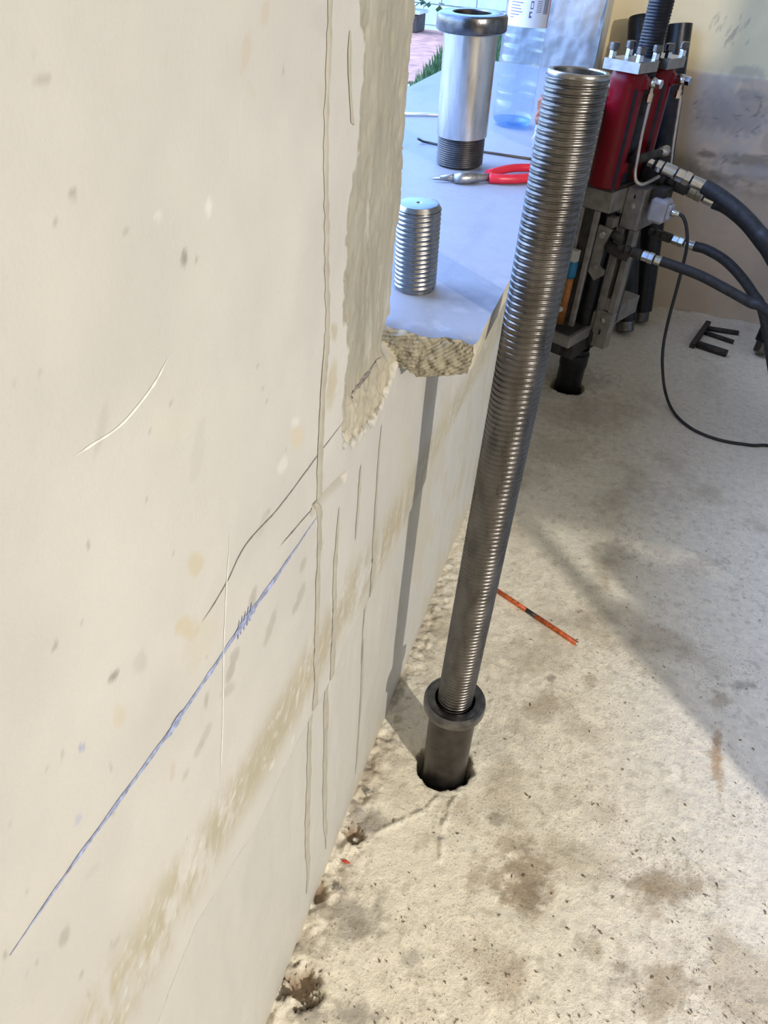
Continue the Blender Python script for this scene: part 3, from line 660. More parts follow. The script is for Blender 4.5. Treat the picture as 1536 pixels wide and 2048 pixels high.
# added unseen board right of the frame, notched to shape the lamp's shadows
blocker = MB(); PY0, PY1 = 0.40, 0.44
EX, NA0, NA1, NB0, NB1, PTOP, FX0 = 1.514, 0.884, 1.025, 0.994, 1.038, 2.063, 2.449
blocker.box((EX, PY0, 0), (2.9, PY1, NA0)).box((EX, PY0, NA0), (EX + 0.022, PY1, NA1)).box((EX + 0.12, PY0, NA0), (2.9, PY1, NB0)).box((EX + 0.40, PY0, NB0), (2.9, PY1, NB1))
blocker.box((EX, PY0, NB1), (2.9, PY1, PTOP)).box((FX0, PY0, PTOP), (2.9, PY1, CEIL))
tag(blocker.build('lamp_blocker', 'room_paint'), kind='structure')

# ================================================================== OBJECTS ON THE FLOOR
def threaded(name, parent, r, L, pitch, depth, mat, seg=72, z0=0.0, bore=0.0, crest=True, chamf=0.0015):
    if crest: ts = [(0, 0), (.07, .55), (.12, 1), (.30, .92), (.42, .62), (.54, .92), (.70, 1), (.76, .55), (.84, 0)]
    else: ts = [(0, 0), (.15, .35), (.38, .95), (.5, 1), (.62, .95), (.85, .35)]
    turns = int(L / pitch) + 1; rows = []
    for k in range(turns):
        for t, h in ts: rows.append(((k + t) * pitch, h))
    rows = np.array(rows); n = len(rows)
    a = np.arange(seg + 1) / seg; ang = a * 2 * math.pi
    Zz = np.minimum(z0 + rows[:, 0][:, None] + pitch * a[None, :], z0 + L); Hh = rows[:, 1][:, None] + 0 * a[None, :]
    jit = (fbm(Zz * 300, np.cos(ang)[None, :] * 3 + 5 + 0 * Zz, 2, 77) - 0.5) * 0.0004
    env = np.clip((z0 + L - Zz) / 0.004, 0.0, 1.0)
    Rr = r - depth * (1 - Hh) + jit
    V = np.stack([Rr * np.cos(ang), Rr * np.sin(ang), Zz], -1).reshape(-1, 3)
    k = np.arange(n * (seg + 1)).reshape(n, seg + 1)
    Q = np.stack([k[:-1, :-1], k[:-1, 1:], k[1:, 1:], k[1:, :-1]], -1).reshape(-1, 4)
    o = link(name, mesh_np(name, V, Q, mat), parent)
    return o, z0 + (turns) * pitch

# tall hollow threaded bar standing in the flanged sleeve
bar = empty('threaded_bar', (0.1495, 0.977, 0.0))
tag(bar, 'tall hollow threaded steel bar standing upright in the floor sleeve', 'bar')
th, zt = threaded('thread', bar, 0.0355, 1.3285, 0.0086, 0.0017, 'thread_steel', 84, 0.0)
core_ = MB().rev([(0.0336, 0.004), (0.0336, 1.326)], 64, None, False); core_.rev([(0.0285, 1.331), (0.028, 0.9), (0.001, 0.9)], 64, None, False)
core_.build('core_tube', 'oily_steel', bar)
rimp = MB().rev([(0.0330, 1.3265), (0.0349, 1.3280), (0.0353, 1.3300), (0.0348, 1.3325), (0.0338, 1.3340), (0.0298, 1.3340), (0.0285, 1.3325), (0.0282, 1.318)], 84, None, False)
rimp.build('end_rim', 'stud_steel', bar)

def sleeve(parent, r, fr, ztop, fth, zbot, bore, tmat, fmat):
    MB().rev([(r, zbot), (r, ztop - fth + 0.001)], 64, None, False).build('tube', tmat, parent)
    MB().rev([(r * 0.99, ztop - fth), (fr - 0.004, ztop - fth), (fr - 0.001, ztop - fth + 0.002), (fr, ztop - fth + 0.004), (fr, ztop - 0.007), (fr - 0.0015, ztop - 0.003),
              (fr - 0.006, ztop - 0.0005), (fr - 0.008, ztop - 0.001), (fr - 0.012, ztop), (bore + 0.002, ztop), (bore, ztop - 0.002)], 72, None, False).build('flange', fmat, parent)
    MB().rev([(bore, ztop - 0.002), (bore, zbot + 0.01)], 48, None, False).build('bore', 'oily_steel', parent)
sl = empty('floor_sleeve', (0.156, 0.975, 0), (0, math.radians(-1.5), 0))
tag(sl, 'dark flanged steel sleeve sunk in the floor, the threaded bar standing in it', 'sleeve')
sleeve(sl, 0.0475, 0.0625, 0.234, 0.026, -0.22, 0.039, 'oily_steel', 'flange_steel')

# orange painted rod lying on the floor
p0, p1 = onz(978, 1170, 0.008), onz(1155, 1288, 0.008)
orod = empty('painted_rod', tuple((p0 + p1) / 2)); tag(orod, 'thin orange painted rod with a dark band lying on the floor', 'rod')
dv = (p1 - p0) / 2
def prt(a, b, r, name, mat): MB().tube([dv * a, dv * (a + b) / 2, dv * b], r, 12).build(name, mat, orod)
prt(-1.0, -0.12, 0.0062, 'painted_length', 'orange_paint'); prt(-0.12, 0.10, 0.0060, 'dark_band', 'dark_iron'); prt(0.10, 0.975, 0.0066, 'painted_length', 'orange_paint'); prt(0.975, 1.0, 0.0062, 'cut_end', 'bright_steel')

# three-pronged pin bracket
pb = empty('pin_bracket', tuple(onz(1395, 690, 0.0))); tag(pb, 'dark steel bracket with three round prongs lying on the floor', 'bracket')
o_ = np.array(pb.location)
a_, b_ = onz(1384, 692, 0.012) - o_, onz(1416, 647, 0.012) - o_
dd = (b_ - a_); L_ = np.linalg.norm(dd); Mr = Matrix.Translation(Vector(tuple(a_))) @ Matrix.Rotation(math.atan2(dd[1], dd[0]), 4, 'Z')
MB().box((0, -0.012, -0.012), (L_, 0.012, 0.014), 0.002, Mr).build('bar', 'dark_iron', pb)
for (s0, e0, r) in (((1395, 688), (1454, 707), .016), ((1408, 664), (1467, 684), .010), ((1414, 656), (1477, 666), .011)):
    MB().tube([onz(*s0, r) - o_, onz(*e0, r) - o_], r, 16).build('prong', 'dark_iron', pb)

# loose stones and the red scrap by the wall foot, chips scattered on the floor
def stone(seed, r):
    rg = np.random.default_rng(seed); V = []; nu, nv = 6, 8
    for i in range(nu + 1):
        for j in range(nv):
            t, a = math.pi * i / nu, 2 * math.pi * j / nv
            q = r * (0.75 + 0.5 * rg.random()); V.append((q * math.sin(t) * math.cos(a), q * 0.8 * math.sin(t) * math.sin(a), q * 0.6 * math.cos(t)))
    return V, [(i * nv + j, i * nv + (j + 1) % nv, (i + 1) * nv + (j + 1) % nv, (i + 1) * nv + j) for i in range(nu) for j in range(nv)]
def hfl(x, y):
    i = min(max(int(np.searchsorted(fx, x)), 0), nfx - 1); j = min(max(int(np.searchsorted(fy, y)), 0), nfy - 1); return float(HF[i, j])
for n_, (px, py, r, mat, lab) in enumerate([(666, 1778, .011, 'stone_grey', 'small rounded grey stone at the wall foot above the grey rubble patch'),
                                            (702, 1672, .006, 'scrape_white', 'tiny white stone in the hollow at the wall foot'),
                                            (727, 1585, .010, 'stone_grey', 'small grey stone at the wall foot nearest the floor sleeve')]):
    q = onz(px, py); V_, F_ = stone(n_ + 3, r)
    tag(MB().add(V_, F_).build('stone', mat, None, (q[0] + 0.01, q[1], hfl(q[0] + .01, q[1]) + r * 0.4)), lab, 'stone')
q = onz(686, 1722); tag(MB().tube([(-.008, 0, 0), (0, .001, .001), (.008, 0, 0)], [.002, .003, .0015], 8).build('plastic_scrap', 'red_plastic', None, (q[0] + .006, q[1], hfl(q[0] + .006, q[1]) + .002)), 'tiny red plastic scrap at the wall foot', 'scrap')
ch = MB()
spots_ = [(1257, 1520), (1245, 1540), (1052, 1590), (1010, 1480), (1163, 1222), (1157, 1224), (947, 1396), (1167, 1752), (1135, 1803), (1225, 1795), (1135, 1856), (1410, 1790), (1434, 1770), (1370, 1610), (1348, 1678), (1420, 1976), (1530, 1825), (1200, 1865), (915, 1668), (787, 1642), (1060, 1410), (1480, 1480), (1304, 1955)]
k_ = 0
while k_ < 700:
    if k_ < len(spots_): q = onz(*spots_[k_]); s_ = 0.0036
    else:
        px = RNG.uniform(640, 1536); py = 2048 - 1250 * RNG.random() ** 1.5
        q = onz(px, py); s_ = 0.0009 + 0.0024 * RNG.random() ** 2
        if q[0] < 0.02 or q[1] > 3.0 or math.hypot(q[0] - HOLE1[0], q[1] - HOLE1[1]) < 0.075 or (q[0] < 0.35 and RNG.random() < 0.35): k_ += 1; continue
    a = RNG.uniform(0, 6.28); el = RNG.uniform(0.8, 1.8); h = hfl(q[0], q[1]) + 0.0012
    pts = [(q[0] + s_ * (el * math.cos(t) * math.cos(a) - .6 * math.sin(t) * math.sin(a)), q[1] + s_ * (el * math.cos(t) * math.sin(a) + .6 * math.sin(t) * math.cos(a)), h + RNG.uniform(-.0006, .0014)) for t in (0, RNG.uniform(.6, 1.8), 2.4, RNG.uniform(3.1, 4.2), 5.0)]
    pts.append((q[0], q[1], h + 0.0022)); ch.add(pts, [(0, 1, 5), (1, 2, 5), (2, 3, 5), (3, 4, 5), (4, 0, 5)]); k_ += 1
tag(ch.build('chips', 'chip_brown', floor), kind='stuff')

# ================================================================== OBJECTS ON THE SILL
fp = empty('flanged_pipe', (*onz(918, 330, SILL_Z)[:2], SILL_Z + 0.002), (math.radians(3.0), math.radians(-1.2), 0))
tag(fp, 'bright flanged steel pipe standing on the window sill beside the bottle', 'pipe')
sleeve(fp, 0.0535, 0.0700, 0.280, 0.031, 0.060, 0.038, 'bright_steel', 'flange_steel')
threaded('thread', fp, 0.0505, 0.064, 0.0042, 0.0018, 'oily_steel', 64, 0.0005, 0, False)
MB().rev([(0.001, 0.0), (0.045, 0.0), (0.0488, 0.004), (0.0488, 0.064)], 48, None, False).build('thread_core', 'oily_steel', fp)

sq = onz(829, 576, SILL_Z)
st = empty('threaded_stud', (sq[0], sq[1], SILL_Z + 0.001), (math.radians(2.5), math.radians(-1.5), 0))
tag(st, 'short solid threaded steel stud standing on the near end of the sill', 'stud')
SR, SH = 0.0305, 0.118
threaded('thread', st, SR, SH - 0.007, 0.0063, 0.0019, 'stud_steel', 64, 0.0, 0, False)
MB().rev([(0.001, 0), (SR - .003, 0), (SR - .0026, 0.02), (SR - .0026, SH - .010), (SR - .001, SH - .009), (SR - .0008, SH - .006), (SR - .004, SH - .0005), (SR - .006, SH), (0.004, SH), (0.0008, SH - .002)], 56, None, False).build('core', 'stud_steel', st)

# water bottle
bq = onz(1022, 251, SILL_Z); BR = 0.053
bo = empty('water_bottle', (bq[0], bq[1], SILL_Z + 0.001)); tag(bo, 'clear plastic water bottle with a white label standing on the sill', 'bottle')
prof = [(0.020, 0.006), (0.034, 0.002), (0.044, 0.003), (0.0515, 0.012), (0.053, 0.030), (0.0525, 0.060), (0.0505, 0.066), (0.0525, 0.073), (0.0525, 0.080), (0.0505, 0.086), (0.053, 0.094), (0.0525, 0.118),
        (0.0510, 0.128), (0.0530, 0.136), (0.0525, 0.160), (0.0500, 0.165), (0.0525, 0.171), (0.0520, 0.185), (0.0495, 0.191), (0.0520, 0.197), (0.0520, 0.205), (0.0495, 0.211), (0.0520, 0.217), (0.0515, 0.225), (0.0515, 0.300), (0.0520, 0.305), (0.049, 0.33), (0.038, 0.36), (0.020, 0.385), (0.0150, 0.395), (0.0150, 0.415)]
nseg = 72; Vb = []; Fb = []
for (r, z) in prof:
    for k in range(nseg):
        a = 2 * math.pi * k / nseg; zig = 0.004 * abs(((k * 7 / nseg) % 1) * 2 - 1) if 0.11 < z < 0.14 else 0
        lob = -0.005 * max(0, math.cos(5 * a)) if z < 0.012 else 0
        Vb.append(((r + lob * 0.4) * math.cos(a), (r + lob * 0.4) * math.sin(a), z + zig))
for i in range(len(prof) - 1):
    for k in range(nseg): Fb.append((i * nseg + k, i * nseg + (k + 1) % nseg, (i + 1) * nseg + (k + 1) % nseg, (i + 1) * nseg + k))
MB().add(Vb, Fb, True).build('bottle_body', 'clear_plastic', bo)
MB().rev([(0.003, 0.005), (0.042, 0.0055), (0.049, 0.013), (0.0492, 0.017), (0.002, 0.017)], 48, None, False).build('water', 'water_blue', bo)
MB().rev([(0.001, 0.43), (0.0165, 0.43), (0.0172, 0.427), (0.0172, 0.408), (0.016, 0.405)], 32, None, False).build('cap', 'cap_blue', bo)
def arc_patch(mb, r, a0, a1, z0, z1, n=10):
    V_ = []; 
    for k in range(n + 1):
        a = a0 + (a1 - a0) * k / n
        V_ += [(r * math.cos(a), r * math.sin(a), z0), (r * math.cos(a), r * math.sin(a), z1)]
    mb.add(V_, [(2 * k, 2 * k + 2, 2 * k + 3, 2 * k + 1) for k in range(n)], True)
ac = math.atan2(CAM[1] - bq[1], CAM[0] - bq[0])          # side of the bottle that the label's print sits on
m_ = MB(); arc_patch(m_, 0.0526, ac - 1.35, ac + 1.35, 0.226, 0.302, 40); lb = m_.build('label', 'label_white', bo)
m_ = MB(); arc_patch(m_, 0.0528, ac - 0.95, ac - 0.30, 0.2875, 0.2945); m_.build('pink_stripe', 'label_pink', lb)
m_ = MB(); arc_patch(m_, 0.0528, ac + 1.16, ac + 1.22, 0.226, 0.302); m_.build('pink_stripe', 'label_pink', lb)
m_ = MB()
for k in range(7): arc_patch(m_, 0.0528, ac - 0.95, ac - 0.36 + 0.08 * math.sin(k * 2.1) - (0.35 if k == 6 else 0), 0.2805 - k * 0.0062, 0.2822 - k * 0.0062)
for k in range(9): arc_patch(m_, 0.0528, ac + 0.36, ac + 0.62, 0.292 - k * 0.0042, 0.2932 - k * 0.0042, 5)
tag(m_.build('small_print', 'label_ink', lb), kind='stuff')
m_ = MB()
for k in range(14):
    arc_patch(m_, 0.0528, ac + 0.72 + k * 0.023, ac + 0.72 + k * 0.023 + (0.012 if k % 3 else 0.006), 0.255, 0.294, 1)
m_.build('bar_code', 'label_ink', lb)
m_ = MB()
for k in range(24):
    a = 2 * math.pi * k / 24; b = 2 * math.pi * (k + 1) / 24
    P_ = lambda t, r: (0.0529 * math.cos(ac + 0.12 + r * math.cos(t) / 0.0529), 0.0529 * math.sin(ac + 0.12 + r * math.cos(t) / 0.0529), 0.289 + r * math.sin(t))
    m_.add([P_(a, .0055), P_(b, .0055), P_(b, .0042), P_(a, .0042)], [(0, 1, 2, 3)])
for z0, z1, a0, a1 in ((.264, .280, .06, .085), (.264, .280, .17, .195), (.264, .2665, .06, .195), (.277, .280, .06, .195), (.246, .259, .04, .10), (.246, .250, .10, .17), (.256, .259, .10, .17)):
    arc_patch(m_, 0.0529, ac + a0, ac + a1, z0, z1, 3)
m_.build('recycling_marks', 'label_ink', lb)

# long-nose pliers
pq = onz(940, 357, SILL_Z); pl = empty('pliers', (pq[0], pq[1], SILL_Z + 0.002)); tag(pl, 'red-handled long-nose pliers lying in front of the flanged pipe', 'pliers')
def PQ(px, py, h): return onz(px, py, SILL_Z + h) - np.array([pq[0], pq[1], SILL_Z + 0.002])
MB().tube([PQ(866, 357, .006), PQ(895, 357, .007), PQ(915, 357, .008), PQ(935, 358, .009)], [.0022, .0048, .0075, .0085], 10).build('jaw', 'plier_steel', pl)
MB().tube([PQ(880, 354, .010), PQ(905, 353, .011), PQ(935, 352, .012)], [.0025, .0055, .008], 10).build('jaw', 'plier_steel', pl)
MB().tube([PQ(908, 357, .009), PQ(922, 357, .010), PQ(940, 356, .011), PQ(962, 355, .010), PQ(982, 355, .010)], [.009, .012, .012, .008, .0075], 14).build('pivot', 'plier_steel', pl)
MB().tube(spline([PQ(978, 357, .009), PQ(1005, 358, .010), PQ(1045, 357, .010), PQ(1085, 350, .009), PQ(1120, 344, .008)], 6), .0095, 12).build('handle', 'plier_red', pl)
MB().tube(spline([PQ(975, 348, .011), PQ(1000, 341, .012), PQ(1030, 336, .012), PQ(1070, 336, .011), PQ(1105, 338, .010)], 6), .0085, 12).build('handle', 'plier_red', pl)

# thin rods on the sill and rubble
w0 = [onz(835, 277, SILL_Z + .012), onz(846, 283, SILL_Z + .004), onz(871, 288, SILL_Z + .003), onz(970, 304, SILL_Z + .003), onz(1075, 320, SILL_Z + .003)]
tag(MB().tube(w0, .0026, 8).build('wire', 'wire_dark'), 'thin dark wire with one bent-up end lying across the sill', 'wire')
w1 = [onz(800, 228, SILL_Z + .005), onz(875, 229.5, SILL_Z + .005), onz(930, 231, SILL_Z + .005)]
tag(MB().tube(w1, .0042, 10).build('metal_rod', 'wire_bright'), 'bright straight thin metal rod lying behind the flanged pipe', 'rod')
cq = onz(1066, 300, SILL_Z)
chk = empty('brick_chunk', (cq[0] + 0.01, cq[1] + 0.02, SILL_Z)); tag(chk, 'broken brick chunk on a lump of mortar standing on the sill behind the threaded bar', 'brick')
def rock(lo_, hi_, seed, n=7):
    rg = np.random.default_rng(seed); V_, F_ = [], []
    for i in range(n):
        z = lo_[2] + (hi_[2] - lo_[2]) * i / (n - 1); k = 0.75 + 0.25 * math.sin(math.pi * i / (n - 1))
        for j in range(9):
            a = 2 * math.pi * j / 9; q = k * (0.8 + 0.35 * rg.random())
            V_.append(((lo_[0] + hi_[0]) / 2 + (hi_[0] - lo_[0]) / 2 * q * math.cos(a), (lo_[1] + hi_[1]) / 2 + (hi_[1] - lo_[1]) / 2 * q * math.sin(a), z + rg.normal() * 0.002))
    F_ = [(i * 9 + j, i * 9 + (j + 1) % 9, (i + 1) * 9 + (j + 1) % 9, (i + 1) * 9 + j) for i in range(n - 1) for j in range(9)] + [tuple(range(9))[::-1], tuple(range((n - 1) * 9, n * 9))]
    return MB().add(V_, F_)
rock((-.020, -.02, 0), (.022, .02, .062), 4).build('mortar', 'mortar_grey', chk)
rock((-.022, -.022, .055), (.024, .022, .112), 5).build('brick', 'brick_red', chk)
ek = onx(1212, 185, 0.07)
tag(rock((-.05, -.20, 0), (.05, .22, .045), 6, 8).build('mortar_lump', 'mortar_grey', None, (0.055, 2.95, SILL_Z - .004)), 'rough grey mortar lump on the far end of the sill', 'rubble')

# ================================================================== HYDRAULIC PILE JACK
AX = (0.2, 2.885)
jk = empty('hydraulic_jack', (AX[0], AX[1], 0), (0, 0, math.atan2(0.917, 0.4)))
tag(jk, 'hydraulic pile jack with two red cylinders clamped on a pile by the window', 'jack')
Mi = (Matrix.Translation((AX[0], AX[1], 0)) @ Matrix.Rotation(math.atan2(0.917, 0.4), 4, 'Z')).inverted()
def JL(p): return tuple(Mi @ Vector(tuple(map(float, p))))
def JP(px, py, y): return np.array(JL(ony(px, py, y)))
def jbox(name, lo_, hi_, mat, bev=0.003, parent=jk): return MB().box(lo_, hi_, bev).build(name, mat, parent)
# lower clamp
cl = jbox('lower_clamp', (-.175, -.045, .232), (.06, .075, .275), 'grey_cast')
jbox('clamp_tray', (-.160, -.030, .2755), (.05, .065, .279), 'dark_cast', .001, cl)
jbox('clamp_arm', (-.01, -.085, .262), (.285, .0, .335), 'grey_cast')
jbox('wedge_block', (-.12, -.042, .165), (.05, .06, .233), 'dark_cast')
jbox('wedge_block', (-.155, .0, .185), (-.121, .065, .232), 'dark_cast')
jbox('wedge_block', (-.02, -.065, .19), (.10, -.043, .262), 'dark_cast')
# side frame: two stiles, head and foot leave the slot between them open
fm = jbox('side_frame', (-.020, -.118, .655), (.115, -.052, .792), 'grey_cast')
jbox('stile', (-.020, -.118, .35), (.02, -.094, .654), 'grey_cast', .002, fm); jbox('stile', (-.020, -.076, .35), (.02, -.052, .654), 'grey_cast', .002, fm)
jbox('frame_foot', (-.020, -.118, .205), (.02, -.052, .349), 'grey_cast', .003, fm)
jbox('cover_plate', (-.012, -.116, .352), (.02, -.060, .40), 'grey_cast', .001, fm)
jbox('slot_back', (.03, -.112, .30), (.05, -.056, .66), 'dark_cast', .001, fm)
for z in (.735, .315):
    MB().rev([(.010, 0), (.010, .004), (.008, .005), (.0005, .005)], 16, Matrix.Translation((-.020, -.085, z)) @ Matrix.Rotation(-math.pi / 2, 4, 'Y'), False).build('frame_bolt', 'tube_steel', fm)
for z, h in ((.765, .012), (.268, .020)): jbox('key_slot', (-.0212, -.087, z - h / 2), (-.019, -.081, z + h / 2), 'black_steel', .0005, fm)
jbox('crosshead', (-.115, -.050, .715), (-.02, .095, .785), 'grey_cast')
jbox('crosshead_back', (-.02, -.05, .70), (.20, .095, .785), 'grey_cast')
jbox('guide_plate', (-.105, .010, .30), (-.090, .085, .715), 'dark_cast', .002)
jbox('guide_rail', (-.112, -.012, .29), (-.096, .008, .715), 'grey_cast', .002)
jbox('guide_rail', (-.118, .045, .45), (-.106, .075, .715), 'grey_cast', .002)
jbox('seal_ring_block', (-.125, -.045, .785), (.19, .06, .797), 'dark_cast', .002)
# valve block in front of the frame with dark elbows
vb = MB().prism([(0, .50), (.030, .475), (.058, .50), (.058, .52), (.034, .53), (.034, .60), (.05, .66), (.0, .665)], -.006, .006,
                Matrix(((0, 0, 1, -.085), (-1, 0, 0, -.012), (0, 1, 0, 0), (0, 0, 0, 1)))).build('valve_block', 'grey_cast', jk)
MB().tube([(-.07, -.055, .60), (-.075, -.085, .595), (-.075, -.115, .59), (-.07, -.14, .585)], [.020, .021, .020, .019], 14).build('elbow', 'dark_cast', vb)
MB().tube([(-.06, -.05, .645), (-.07, -.075, .64), (-.072, -.10, .63)], [.013, .016, .013], 12).build('elbow', 'dark_cast', vb)
MB().rev([(.013, 0), (.013, .018), (.010, .022), (.0005, .022)], 6, Matrix.Translation((-.088, -.04, .64)) @ Matrix.Rotation(-math.pi / 2, 4, 'Y'), False, False).build('hex_plug', 'tube_steel', vb)
MB().rev([(.011, 0), (.011, .014), (.0005, .016)], 6, Matrix.Translation((-.092, -.042, .525)) @ Matrix.Rotation(-math.pi / 2, 4, 'Y'), False, False).build('hex_plug', 'grey_cast', vb)
jbox('bracket', (-.06, -.050, .655), (-.02, -.02, .69), 'grey_cast', .002)
# locking cylinder with coloured ends
lc = MB().rev([(.016, .30), (.016, .475)], 18, Matrix.Translation((-.135, .032, 0))).build('locking_cylinder', 'orange_copper', jk)
MB().rev([(.0165, .475), (.019, .485), (.019, .525), (.0165, .535)], 18, Matrix.Translation((-.135, .032, 0))).build('blue_collar', 'blue_plastic', lc)
MB().rev([(.019, .535), (.019, .575)], 4, Matrix.Translation((-.135, .032, 0)), True, False, .8).build('white_cap', 'white_plastic', lc)
MB().rev([(.008, 0), (.010, .004), (.010, .012), (.006, .016)], 12, Matrix.Translation((-.15, .030, .36)) @ Matrix.Rotation(-math.pi / 2, 4, 'Y')).build('ball_valve', 'white_plastic', lc)
# cylinders, top plates, bolts
for s, nm in ((-1, 'near'), (1, 'far')):
    cx_ = .1 * s
    cy = MB().rev([(.050, .795), (.052, .80), (.0535, .83), (.0535, 1.09), (.056, 1.10), (.057, 1.118), (.052, 1.132), (.045, 1.138)], 56, Matrix.Translation((cx_, 0, 0))).build('hydraulic_cylinder', 'red_enamel', jk)
    m_ = MB(); arc_patch(m_, 0.0538, -2.22, -1.98, .80, 1.12); st_ = m_.build('black_stripe', 'black_steel', cy); st_.location = (cx_, 0, 0)
    MB().box((cx_ - .012, -.064, 1.085), (cx_ + .028, -.03, 1.125), .008).build('port_boss', 'red_enamel', cy)
    MB().box((cx_ - .010, -.060, .84), (cx_ + .03, -.03, .875), .008).build('port_boss', 'red_enamel', cy)
    c_ = .018
    poly = [(cx_ - .075, -.06), (cx_ + .075 - c_, -.06), (cx_ + .075, -.06 + c_), (cx_ + .075, .06), (cx_ - .075, .06)]
    tp = MB().prism(poly, 1.137, 1.166).build('top_plate', 'plate_steel', jk)
    for (bx2, by2) in ((-.055, -.045), (.055, -.045), (-.055, .045), (.055, .045)):
        Mb = Matrix.Translation((cx_ + bx2, by2, 1.166))
        nb = MB().rev([(.011, 0), (.0118, .002), (.0118, .017), (.010, .020)], 6, Mb, True, False, .4).build('nut', 'chrome', tp)
        MB().rev([(.009, .019), (.012, .021), (.0145, .023), (.0145, .038), (.012, .041)], 20, Mb).build('bolt_head', 'bolt_dark', nb)
# banjo fittings and hard pipes
for bpx, bpy_, yy_ in ((1306, 166, 2.80), (1364, 160, 2.97)):
    b = JP(bpx, bpy_, yy_); bj = MB().rev([(.004, -.020), (.013, -.016), (.0165, -.006), (.0165, .004), (.013, .012), (.012, .014)], 24, Matrix.Translation(tuple(b)) @ Matrix.Rotation(math.pi / 2, 4, 'X')).build('banjo_fitting', 'chrome', jk)
    MB().rev([(.013, .012), (.014, .014), (.014, .028), (.011, .030)], 6, Matrix.Translation(tuple(b)) @ Matrix.Rotation(math.pi / 2, 4, 'X'), True, False).build('banjo_bolt', 'chrome', bj)
    e = b + np.array([0, 0, -.045]); MB().rev([(.008, .0), (.0105, .003), (.0105, .024), (.007, .027), (.0055, .040)], 6, Matrix.Translation(tuple(e - np.array([0, 0, .01]))), True, False).build('pipe_nut', 'chrome', bj)
hp = [JP(1302, 190, 2.80), JP(1296, 215, 2.80), JP(1283, 270, 2.80), JP(1274, 320, 2.80), JP(1270, 345, 2.80), JP(1272, 362, 2.795), JP(1283, 369, 2.80), JP(1300, 363, 2.83), JP(1318, 353, 2.87)]
MB().tube(spline(hp, 6), .0062, 12).build('hard_pipe', 'tube_steel', jk)
hp = [JP(1361, 190, 2.97), JP(1355, 230, 2.97), JP(1347, 280, 2.97), JP(1342, 318, 2.97), JP(1340, 345, 2.97)]
MB().tube(spline(hp, 6), .006, 12).build('hard_pipe', 'tube_steel', jk)
MB().tube([JP(1258, 322, 2.84), JP(1280, 317, 2.83), JP(1296, 312, 2.85), JP(1328, 303, 2.93)], [.014, .016, .013, .014], 14).build('manifold_pipe', 'dark_cast', jk)
MB().tube([JP(1318, 306, 2.91), JP(1336, 300, 2.93)], .017, 6).build('manifold_nut', 'tube_steel', jk)
MB().tube([JP(1290, 345, 2.93), JP(1330, 355, 2.9)], .03, 12).build('manifold_body', 'dark_cast', jk)
jbox('gauge_mount', JP(1322, 392, 2.87) - np.array([.035, .025, .03]), JP(1322, 392, 2.87) + np.array([.035, .02, .03]), 'dark_cast')
# sensor box on the frame
sc_ = JP(1320, 420, 2.84); sb = jbox('sensor_box', sc_ - np.array([.034, .030, .040]), sc_ + np.array([.034, .030, .040]), 'sensor_grey', .010)
jbox('sensor_cover', sc_ + np.array([-.02, -.044, -.022]), sc_ + np.array([.02, -.029, .026]), 'sensor_grey', .006, sb)
MB().tube([JP(1340, 424, 2.81), JP(1347, 426, 2.81), JP(1352, 427, 2.805), JP(1360, 428, 2.80)], [.010, .013, .010, .009], 12).build('cable_gland', 'chrome', sb)

# pile gripped by the jack: sleeve in the floor and the black threaded pile rising out of the top
pi = empty('pile', (AX[0], AX[1], 0)); tag(pi, 'black threaded pile rising through the red jack', 'pile')
MB().rev([(.034, .15), (.034, 1.62)], 48, None).build('pile_core', 'black_steel', pi)
threaded('thread', pi, .0385, .62, .0086, .0022, 'black_steel', 64, 1.0, 0, False)
MB().rev([(.036, .15), (.0375, .16), (.0375, 1.0), (.036, 1.01)], 48, None).build('pile_shaft', 'black_steel', pi)
ps = empty('pile_sleeve', (HOLE2[0], HOLE2[1], 0)); tag(ps, 'black pipe sleeve rising from the floor bore under the jack', 'sleeve')
MB().rev([(.052, -.2), (.052, .155), (.046, .158), (.046, .166), (.050, .17), (.050, .176)], 40, None).build('tube', 'black_steel', ps)
MB().rev([(.0545, .10), (.0555, .104), (.0555, .150), (.0545, .154)], 40, None, False).build('band', 'black_steel', ps)

# hydraulic hoses, each with its couplings
def hose(name, label, pts, r, cup, mats):
    """pts: world path; cup: (start, end, radius) of the coupling train ahead of the hose"""
    h = empty(name, tuple(pts[0])); tag(h, label, 'hose', 'hydraulic hoses on the jack'); o = np.array(pts[0])
    c0, c1 = np.array(cup[0]), np.array(cup[1]); L = np.linalg.norm(c1 - c0); k = cup[2]; M = along(c0 - o, c1 - o)
    segs = [(0.00, 0.13, .70, 6, 0), (0.14, 0.24, .95, 6, 0), (0.26, 0.46, 1.0, 20, 0), (0.48, 0.60, 1.0, 6, 1), (0.60, 0.71, 1.08, 6, 1), (0.73, 1.0, .90, 20, 2)]
    for a, b, rr, sg, mi in segs:
        z0, z1, q = a * L, b * L, rr * k; e = .0025
        MB().rev([(q * .85, z0), (q, z0 + e), (q, z1 - e), (q * .9, z1)], sg, M, True, sg > 8).build('coupling', mats[mi], h)
    MB().rev([(k * .72, 0.1 * L), (k * .72, 0.9 * L)], 14, M).build('coupling_core', 'dark_cast', h)
    MB().tube(spline([p - o for p in map(np.array, pts)], 10), r, 16).build('hose_tube', 'hose_rubber', h)
W = lambda px, py, y: ony(px, py, y)
cz = ('chrome', 'chrome', 'chrome'); zz = ('dark_cast', 'zinc', 'chrome')
